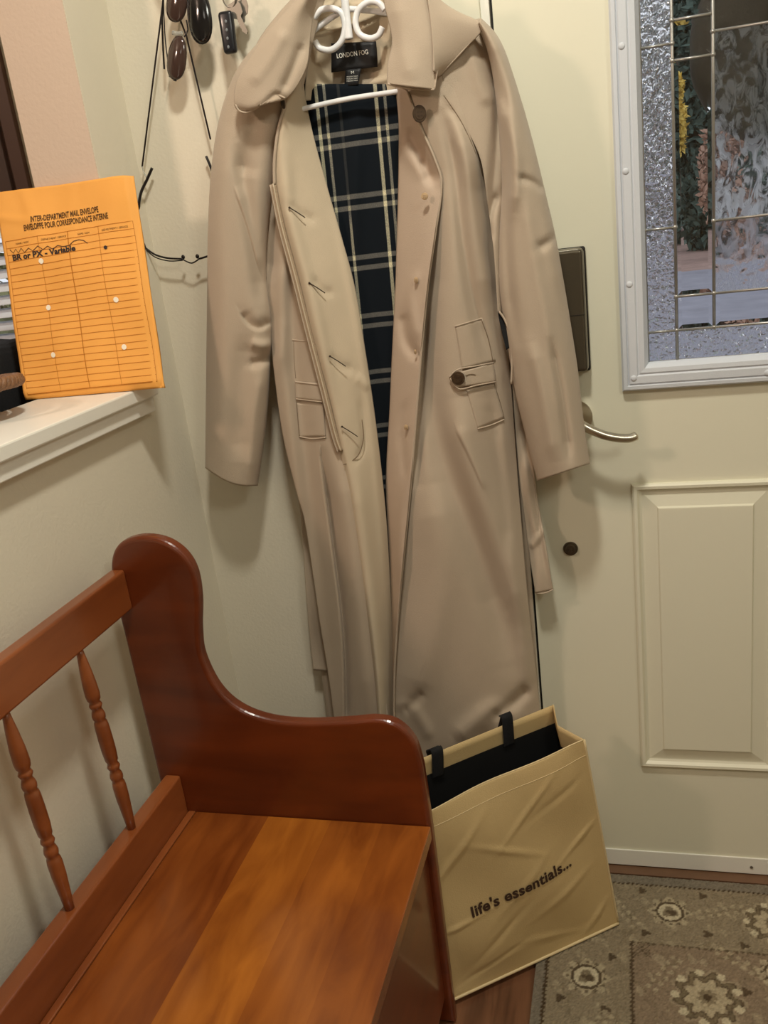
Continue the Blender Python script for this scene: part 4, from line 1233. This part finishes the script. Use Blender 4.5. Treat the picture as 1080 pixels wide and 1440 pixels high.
pxtube('belt_loop', [(702, 438), (710, 450), (717, 470), (720, 500), (719, 540)], -.092, .0017, M_['coat'])
# cuffs stitching and seams


# ------------------------------------------------------------------ hook rail above, hanger
rail = empty('hook_rail', (0.3, -0.01, 1.80))
tag(rail, 'pale wall hook rail above the coat and sunglasses, beyond the top edge', 'hook rail')
box('backboard', 0.04, 0.56, -0.016, -0.0005, 1.775, 1.855, M_['trim'], rail, .003)
HK = [(0.124, 1.775), (0.185, 1.775), (0.245, 1.775), (0.3, 1.775), (0.425, 1.775), (0.52, 1.775)]
for x, z in HK:
    tube('hook', spline([(x, -.014, z + .05), (x, -.026, z + .03), (x, -.034, z - .004), (x, -.052, z - .012), (x, -.066, z + .004), (x, -.070, z + .022)], 5), .0035, M_['bronze'], rail, 10)
hang = empty('coat_hanger', (0.425, -.06, 1.6))
tag(hang, 'white plastic coat hanger with curled scrolls inside the coat collar', 'hanger')
hd = -.066
ht = lambda pts, d, r, nm='hanger_bar', k=8: pxtube(nm, pts, d, r, M_['plastic'], hang, 14, k)
ht([(491, 55), (488, 30), (485, 0), (483, -30)], -.072, [.0065] * 9 + [.0062] * 8 + [.0055] * 8, 'hanger_post')
ht([(443, 58), (450, 68), (466, 70), (480, 58), (485, 38), (481, 20), (468, 12), (452, 14), (441, 25)], -.074, .0048, 'scroll')
ht([(538, 38), (532, 50), (520, 54), (506, 48), (500, 32), (504, 14), (518, 3), (532, 4), (541, 14)], -.074, .0048, 'scroll')
post_top = P(483, -30, -.072)
tube('hanger_hook', spline([post_top, post_top + np.array([0, 0, .03]), np.array([post_top[0] + .006, -.070, 1.748]), np.array([.425, -.062, 1.775]), np.array([.424, -.048, 1.7805]), np.array([.424, -.038, 1.772]), np.array([.424, -.036, 1.76])], 6), .0028, M_['metal'], hang, 10)
ht([(405, 160), (431, 152), (490, 139), (556, 129), (590, 122)], (-.075, -.060), .0040)
ht([(487, 12), (445, 40), (395, 90), (375, 150), (405, 160)], (-.062, -.062), .0045, 'hanger_arm')
ht([(487, 12), (560, 22), (640, 60), (640, 108), (590, 122)], (-.062, -.062), .0045, 'hanger_arm')

# ------------------------------------------------------------------ eyeglasses on a cord, sunglasses, keys
eg = empty('corded_eyeglasses', (0.09, -.02, 1.3))
tag(eg, 'thin black-rimmed eyeglasses hanging upside down on a long black cord', 'eyeglasses')
gt = lambda nm, pts, d, r, m=M_['wire'], k=8: pxtube(nm, pts, d, r, m, eg, 8, k)
h0 = np.array([.124, -.050, 1.765])
tube('cord', [h0, P(230, -4, -.030), P(200, 234, -.020)], .0016, M_['cord'], eg, 6)
tube('cord', [h0, P(240, -6, -.030), P(262, 50, -.024), P(296, 196, -.020)], .0016, M_['cord'], eg, 6)
gt('cord_clip', [(200, 234), (203, 244), (208, 251)], -.020, .0016, M_['clear'])
tt = spline([(214, 236), (207, 252), (198, 272), (195, 295), (196, 320), (205, 349)], 6)
bm = bmesh.new(); bm_tube(bm, [P(p[0], p[1], -.018 - .012 * i / len(tt)) for i, p in enumerate(tt)], [.0026 if i < 18 else .0014 for i in range(len(tt))], 8); par(fin('temple', bm, M_['wire'], None, True), eg)
tt = spline([(290, 220), (298, 240), (306, 270), (310, 300), (306, 330), (300, 356)], 6)
bm = bmesh.new(); bm_tube(bm, [P(p[0], p[1], -.014 - .010 * i / len(tt)) for i, p in enumerate(tt)], [.0024 if i < 18 else .0014 for i in range(len(tt))], 8); par(fin('temple', bm, M_['wire'], None, True), eg)
gt('brow_rim', [(205, 349), (218, 358), (236, 363), (256, 364)], -.030, .0018)
gt('brow_rim', [(206, 352), (219, 362), (238, 367), (257, 366)], -.027, .0011)
gt('brow_rim', [(280, 364), (290, 361), (300, 357)], -.030, .0018)
gt('bridge', [(256, 364), (261, 367), (269, 370), (276, 367), (281, 363)], -.030, .0013)
for x, y in ((257.5, 361.5), (277.5, 360.5)):
    bm = bmesh.new(); bmesh.ops.create_uvsphere(bm, u_segments=14, v_segments=10, radius=.0036); c = P(x, y, -.026)
    for v in bm.verts: v.co = Vector((v.co.x + c[0], v.co.y * .6 + c[1], v.co.z * 1.1 + c[2]))
    par(fin('nose_pad', bm, M_['wire'], None, True), eg)


def lens(nm, cx, cy, rx, ry, ang, d, m, parent, pw=2.2, bulge=.006):
    bm = bmesh.new(); rings = []
    n = 32; ca, sa = math.cos(ang), math.sin(ang)
    for j in range(6):
        s = 1 - j / 6
        ring = []
        for k in range(n):
            t = k / n * 2 * PI; c, s2 = math.cos(t), math.sin(t)
            x = rx * s * math.copysign(abs(c) ** (2 / pw), c) * (1 + .12 * math.sin(t)); y = ry * s * math.copysign(abs(s2) ** (2 / pw), s2)
            ring.append(bm.verts.new(P(cx + x * ca - y * sa, cy + x * sa + y * ca, d - bulge * (1 - s * s))))
        rings.append(ring)
    for A, B in zip(rings, rings[1:]):
        for k in range(n): bm.faces.new((A[k], A[(k + 1) % n], B[(k + 1) % n], B[k]))
    bm.faces.new(rings[-1])
    o = fin(nm, bm, m, None, True); par(o, parent); add_mod_solid(o, .002)
    return o


def rimpts(cx, cy, rx, ry, ang, d, pw=2.2, n=28):
    out = []; ca, sa = math.cos(ang), math.sin(ang)
    for k in range(n):
        t = k / n * 2 * PI; c, s2 = math.cos(t), math.sin(t)
        x = rx * math.copysign(abs(c) ** (2 / pw), c) * (1 + .12 * math.sin(t)); y = ry * math.copysign(abs(s2) ** (2 / pw), s2)
        out.append(P(cx + x * ca - y * sa, cy + x * sa + y * ca, d))
    return out


sg = empty('sunglasses', (.13, -.03, 1.65))
tag(sg, 'brown-lensed sunglasses hanging on end behind the cord, left of the black pair', 'sunglasses', 'sunglasses on the hooks')
lens('lens', 249, 81, 13, 31, .10, -.044, M_['lensbrown'], sg)
lens('lens', 249, 2, 14, 29, .10, -.044, M_['lensbrown'], sg)
tube('rim', rimpts(249, 81, 13, 31, .10, -.042), .0008, M_['wire'], sg, 6, True)
tube('rim', rimpts(249, 2, 14, 29, .10, -.042), .0008, M_['wire'], sg, 6, True)
pxtube('bridge', [(262, 28), (264, 42), (259, 52)], -.044, .0013, M_['wire'], sg)
pxtube('bridge', [(243, 46), (250, 48), (257, 47)], -.043, .0040, M_['clear'], sg)
pxtube('temple', [(231, -20), (228, 20), (229, 60), (231, 97)], (-.050, -.028), .0016, M_['wire'], sg)
pxtube('temple', [(240, 106), (236, 85), (232, 50), (230, 0), (234, -18)], (-.042, -.040), .0011, M_['wire'], sg)
for x, y in ((238, 107), (244, 112)):
    pxtube('hinge', [(x, y), (x + 4, y + 1)], -.042, .0017, M_['wire'], sg)
sg2 = empty('sunglasses', (.18, -.03, 1.66))
tag(sg2, 'black-lensed sunglasses hanging on end between the brown pair and the keys', 'sunglasses', 'sunglasses on the hooks')
lens('lens', 281, 22, 15, 39, -.10, -.058, M_['lensblack'], sg2)
lens('lens', 272, -68, 15, 39, -.10, -.058, M_['lensblack'], sg2)
tube('rim', rimpts(281, 22, 15.5, 39.5, -.10, -.056), .0014, M_['wire'], sg2, 6, True)
tube('rim', rimpts(272, -68, 15.5, 39.5, -.10, -.056), .0014, M_['wire'], sg2, 6, True)
pxtube('bridge', [(268, -30), (264, -22), (267, -14)], -.058, .002, M_['wire'], sg2)
pxtube('temple', [(287, 60), (275, 52), (266, 30), (264, 0), (262, -40), (266, -80)], (-.050, -.038), .0018, M_['wire'], sg2)
pxtube('temple', [(262, -100), (262, -40), (264, 0), (268, 34)], (-.046, -.032), .0018, M_['wire'], sg2)
ky = empty('car_keys', (.235, -.03, 1.65))
tag(ky, 'black remote key fob with metal keys hanging above the coat shoulder', 'keys')
c = P(321, 46, -.045)
bm = bmesh.new(); bm_box(bm, -.0125, .0125, -.007, .007, -.031, .031, .006, 4)
for v in bm.verts:
    if v.co.z < -.02: v.co.x *= .9
rm = Matrix.Rotation(.02, 3, 'Y')
for v in bm.verts: v.co = rm @ v.co + Vector(c)
fob = fin('key_fob', bm, M_['keyfob'], ky, False)
for p in fob.data.polygons: p.use_smooth = True
for k in range(4):
    bm = bmesh.new(); bmesh.ops.create_uvsphere(bm, u_segments=10, v_segments=6, radius=.0022)
    q = P(317.5 + k * 1.2, 30 + k * 12, -.0525)
    for v in bm.verts: v.co = Vector((v.co.x + q[0], v.co.y * .35 + q[1], v.co.z * 1.2 + q[2]))
    o = fin('fob_button', bm, M_['fobmark'], None, True); par(o, ky)
for (a, b, d) in (((326, 4), (347, 49), -.040), ((338, 0), (342, 34), -.034)):
    A = P(a[0], a[1], d); B = P(b[0], b[1], d); t = (B - A); t /= np.linalg.norm(t); s = np.array([-t[2], 0, t[0]]); ln = np.linalg.norm(B - A)
    prf = [(0, -.010), (.010, -.012), (.020, -.010), (.024, -.0042)] + [(.024 + (ln - .03) * k / 9, -.0042 + .0012 * (k % 2)) for k in range(1, 10)] + [(ln, 0), (ln - .004, .0040), (.024, .0042), (.020, .010), (.010, .012), (0, .010)]
    vs = [A + t * p + s * q + np.array([0, e, 0]) for e in (-.001, .001) for p, q in prf]; n = len(prf)
    fs = [tuple(range(n)), tuple(range(2 * n - 1, n - 1, -1))] + [(i, (i + 1) % n, n + (i + 1) % n, n + i) for i in range(n)]
    par(raw('key', vs, fs, M_['metal']), ky)
kr = P(322, -2, -.044)
kz = (1.771 - kr[2]) / 2
tube('key_ring', [kr + np.array([.0 * a + .013 * math.cos(a) * .8, -.004 * math.sin(a), .012 * math.sin(a)]) for a in np.linspace(0, 2 * PI, 25)[:-1]], .0011, M_['metal'], ky, 6, True)
tube('ring_strap', [kr + np.array([0, 0, .012]), np.array([.245, -.052, 1.766])], .0022, M_['blackcloth'], ky, 8)
# loops that carry the sunglasses on their hooks
tube('cord', [P(231, -20, -.050), np.array([.124, -.054, 1.7665])], .0009, M_['wire'], sg, 6)
tube('cord', [P(266, -80, -.04), np.array([.185, -.052, 1.7665])], .0009, M_['wire'], sg2, 6)

# ------------------------------------------------------------------ outdoors
GZ = -0.18
struct(box('ground', -25, 40, 0.16, 60, GZ - .1, GZ, M_['litter']))
struct(box('driveway', -10, 25, 2.6, 15.5, GZ, GZ + .012, M_['drive']))
struct(box('lawn', -10, 25, 1.9, 2.6, GZ, GZ + .02, M_['grass']))
struct(box('porch_slab', 0.3, 2.2, 0.16, 1.3, GZ, -0.05, M_['drive']))
for k in range(3):
    o = box('brick_edging', 0.9 + k * .42, 1.3 + k * .42, 1.62, 1.74, GZ, GZ + .09, M_['brick'], bev=.008)
    tag(o, 'reddish brick edging stone beside the lawn outside the door', 'edging stone', 'edging stones outside')


def leaf_cloud(c, rad, n, size, rr):
    v = []; f = []
    for i in range(n):
        d = rr.randn(3); d /= np.linalg.norm(d); d = d * (rr.rand() ** .4)
        p = np.array(c) + d * np.array(rad); a = rr.randn(3); a /= np.linalg.norm(a); b = np.cross(a, rr.randn(3)); b /= np.linalg.norm(b)
        k = len(v); s = size * (.6 + rr.rand() * .8)
        v += [p - a * s, p + b * s * .5, p + a * s, p - b * s * .5]; f.append((k, k + 1, k + 2, k + 3))
    return v, f


def tree(name, label, cat, x, y, h, rad, m, seed, n=3500, size=.14, group=None, low=0.0):
    rr = np.random.RandomState(seed)
    t = empty(name, (x, y, GZ)); tag(t, label, cat, group)
    tw_ = .16 if h > 4 else .03
    tube('trunk', [(x, y, GZ), (x + .05, y, GZ + h * .5), (x, y, GZ + h * .9)], [tw_, tw_ * .7, tw_ * .25], M_['bark'], t, 10)
    v = []; f = []
    for k in range(5):
        cc = (x + rr.randn() * rad * .35, y + rr.randn() * rad * .3, GZ + low + (h - low) * (k + .6) / 5)
        a, b = leaf_cloud(cc, (rad * (.95 - .1 * k), rad * .8, (h - low) * .2), n // 5, size, rr)
        f += [tuple(i + len(v) for i in q) for q in b]; v += a
    o = raw('foliage', v, f, m); par(o, t)
    return t


def at(x, Y):   # world x seen at photo column x, at horizon height, at distance Y
    return P(x, 250, Y)[0]


tree('evergreen_tree', 'dark green evergreen seen through the clear glass strip', 'tree', at(978, 21), 21, 7.5, 1.1, M_['evergreen'], 1, 14000, .12)
tree('evergreen_tree', 'dark green evergreen farther right behind the etched glass', 'tree', at(1095, 24), 24, 8, 1.3, M_['evergreen'], 2, 9000, .16)
tree('evergreen_tree', 'dark green evergreen behind the hammered left strip of the door glass', 'tree', at(880, 31), 31, 8, 2.0, M_['evergreen'], 12, 9000, .18)
tree('autumn_tree', 'pale orange autumn tree glimpsed at the right side of the glass strip', 'tree', at(1022, 18), 18, 5, .38, M_['orange'], 3, 4000, .07)
tree('yellow_shrub', 'bright yellow autumn shrub glimpsed at the left side of the glass strip', 'shrub', at(951, 14), 14, 2.95, .16, M_['yellow'], 4, 1000, .06, None, 1.95)
tree('olive_tree', 'tall olive-green tree behind the yellow shrub outside', 'tree', at(958, 38), 38, 12, 2.6, M_['olive'], 5, 12000, .20, None, 1.5)
tree('autumn_tree', 'orange-leaved tree outside at the top of the door glass', 'tree', at(1044, 29), 29, 8, .45, M_['orange'], 6, 6000, .14, None, 1.5)
tree('olive_tree', 'tall olive tree outside behind the right half of the door glass', 'tree', at(1190, 42), 42, 12, 2.6, M_['olive'], 15, 5200, .32, None, 1.0)
tree('evergreen_tree', 'broad evergreen outside, left of the trees seen through the hammered strip', 'tree', at(730, 44), 44, 11, 3.4, M_['evergreen'], 21, 7000, .3)
tree('olive_tree', 'olive-green tree outside the blind-covered side window', 'tree', -9.5, 14, 7, 2.6, M_['olive'], 8, 3600, .25)
# wreath on the outer face of the door
wr = empty('door_wreath', (1.085, .1, 1.53)); tag(wr, 'dark round wreath hanging outside behind the upper door glass', 'wreath')
wc = P(1112, 58, .09); rr = np.random.RandomState(3)
bm = bmesh.new(); ringp = [(wc[0] + .085 * math.cos(a), .092, wc[2] + .085 * math.sin(a)) for a in np.linspace(0, 2 * PI, 65)[:-1]]
bm_tube(bm, ringp, .060, 20, True)
for v in bm.verts:
    n = noise.noise_vector(v.co * 16); v.co += Vector((n.x * .008, 0, n.z * .008)); v.co.y = .092 + (v.co.y - .092) * .6
    v.co.x = wc[0] + (v.co.x - wc[0]) * 1.04
fin('wreath_body', bm, M_['wreath'], wr, True)
box('backing', wc[0] - .075, wc[0] + .075, .075, .088, wc[2] - .075, wc[2] + .075, M_['wreath'], wr)
o = box('ribbon', wc[0] - .052, wc[0] - .030, .050, .053, wc[2] - .14, wc[2] - .02, M_['ribbon'], wr)

# ------------------------------------------------------------------ light
w = bpy.data.worlds.new('overcast'); scene.world = w; w.use_nodes = True
bg = w.node_tree.nodes['Background']; bg.inputs[0].default_value = (0.86, 0.91, 1.0, 1); bg.inputs[1].default_value = 1.0


def area(name, loc, target, size, power, col, size_y=None):
    l = bpy.data.lights.new(name, 'AREA'); l.energy = power; l.color = col; l.size = size
    if size_y: l.shape = 'RECTANGLE'; l.size_y = size_y
    o = bpy.data.objects.new(name, l); COL.objects.link(o); o.location = loc
    o.rotation_euler = (Vector(target) - Vector(loc)).to_track_quat('-Z', 'Y').to_euler()
    return o


area('ceiling_lamp', (0.66, -0.86, 2.41), (0.60, -0.66, 0.0), 0.14, 16.5, (1.0, .97, .86))
area('side_room_lamp', (-0.85, -1.65, 2.25), (0.3, 0.0, 1.2), 0.18, 11, (1.0, .74, .58))
area('right_fill', (1.85, -1.9, 2.36), (0.4, -0.2, .9), 0.45, 11.5, (.98, .98, .86))  # fill light added on the right, brings out the coat folds
area('rear_fill', (0.8, -3.2, 2.40), (0.5, -0.3, .9), 0.6, 3.5, (1.0, .93, .82))  # weak fill light added behind the camera

scene.view_settings.view_transform = 'Standard'
scene.view_settings.look = 'None'
scene.view_settings.gamma = 1.0
scene.view_settings.exposure = 0.0
scene.view_settings.use_curve_mapping = False
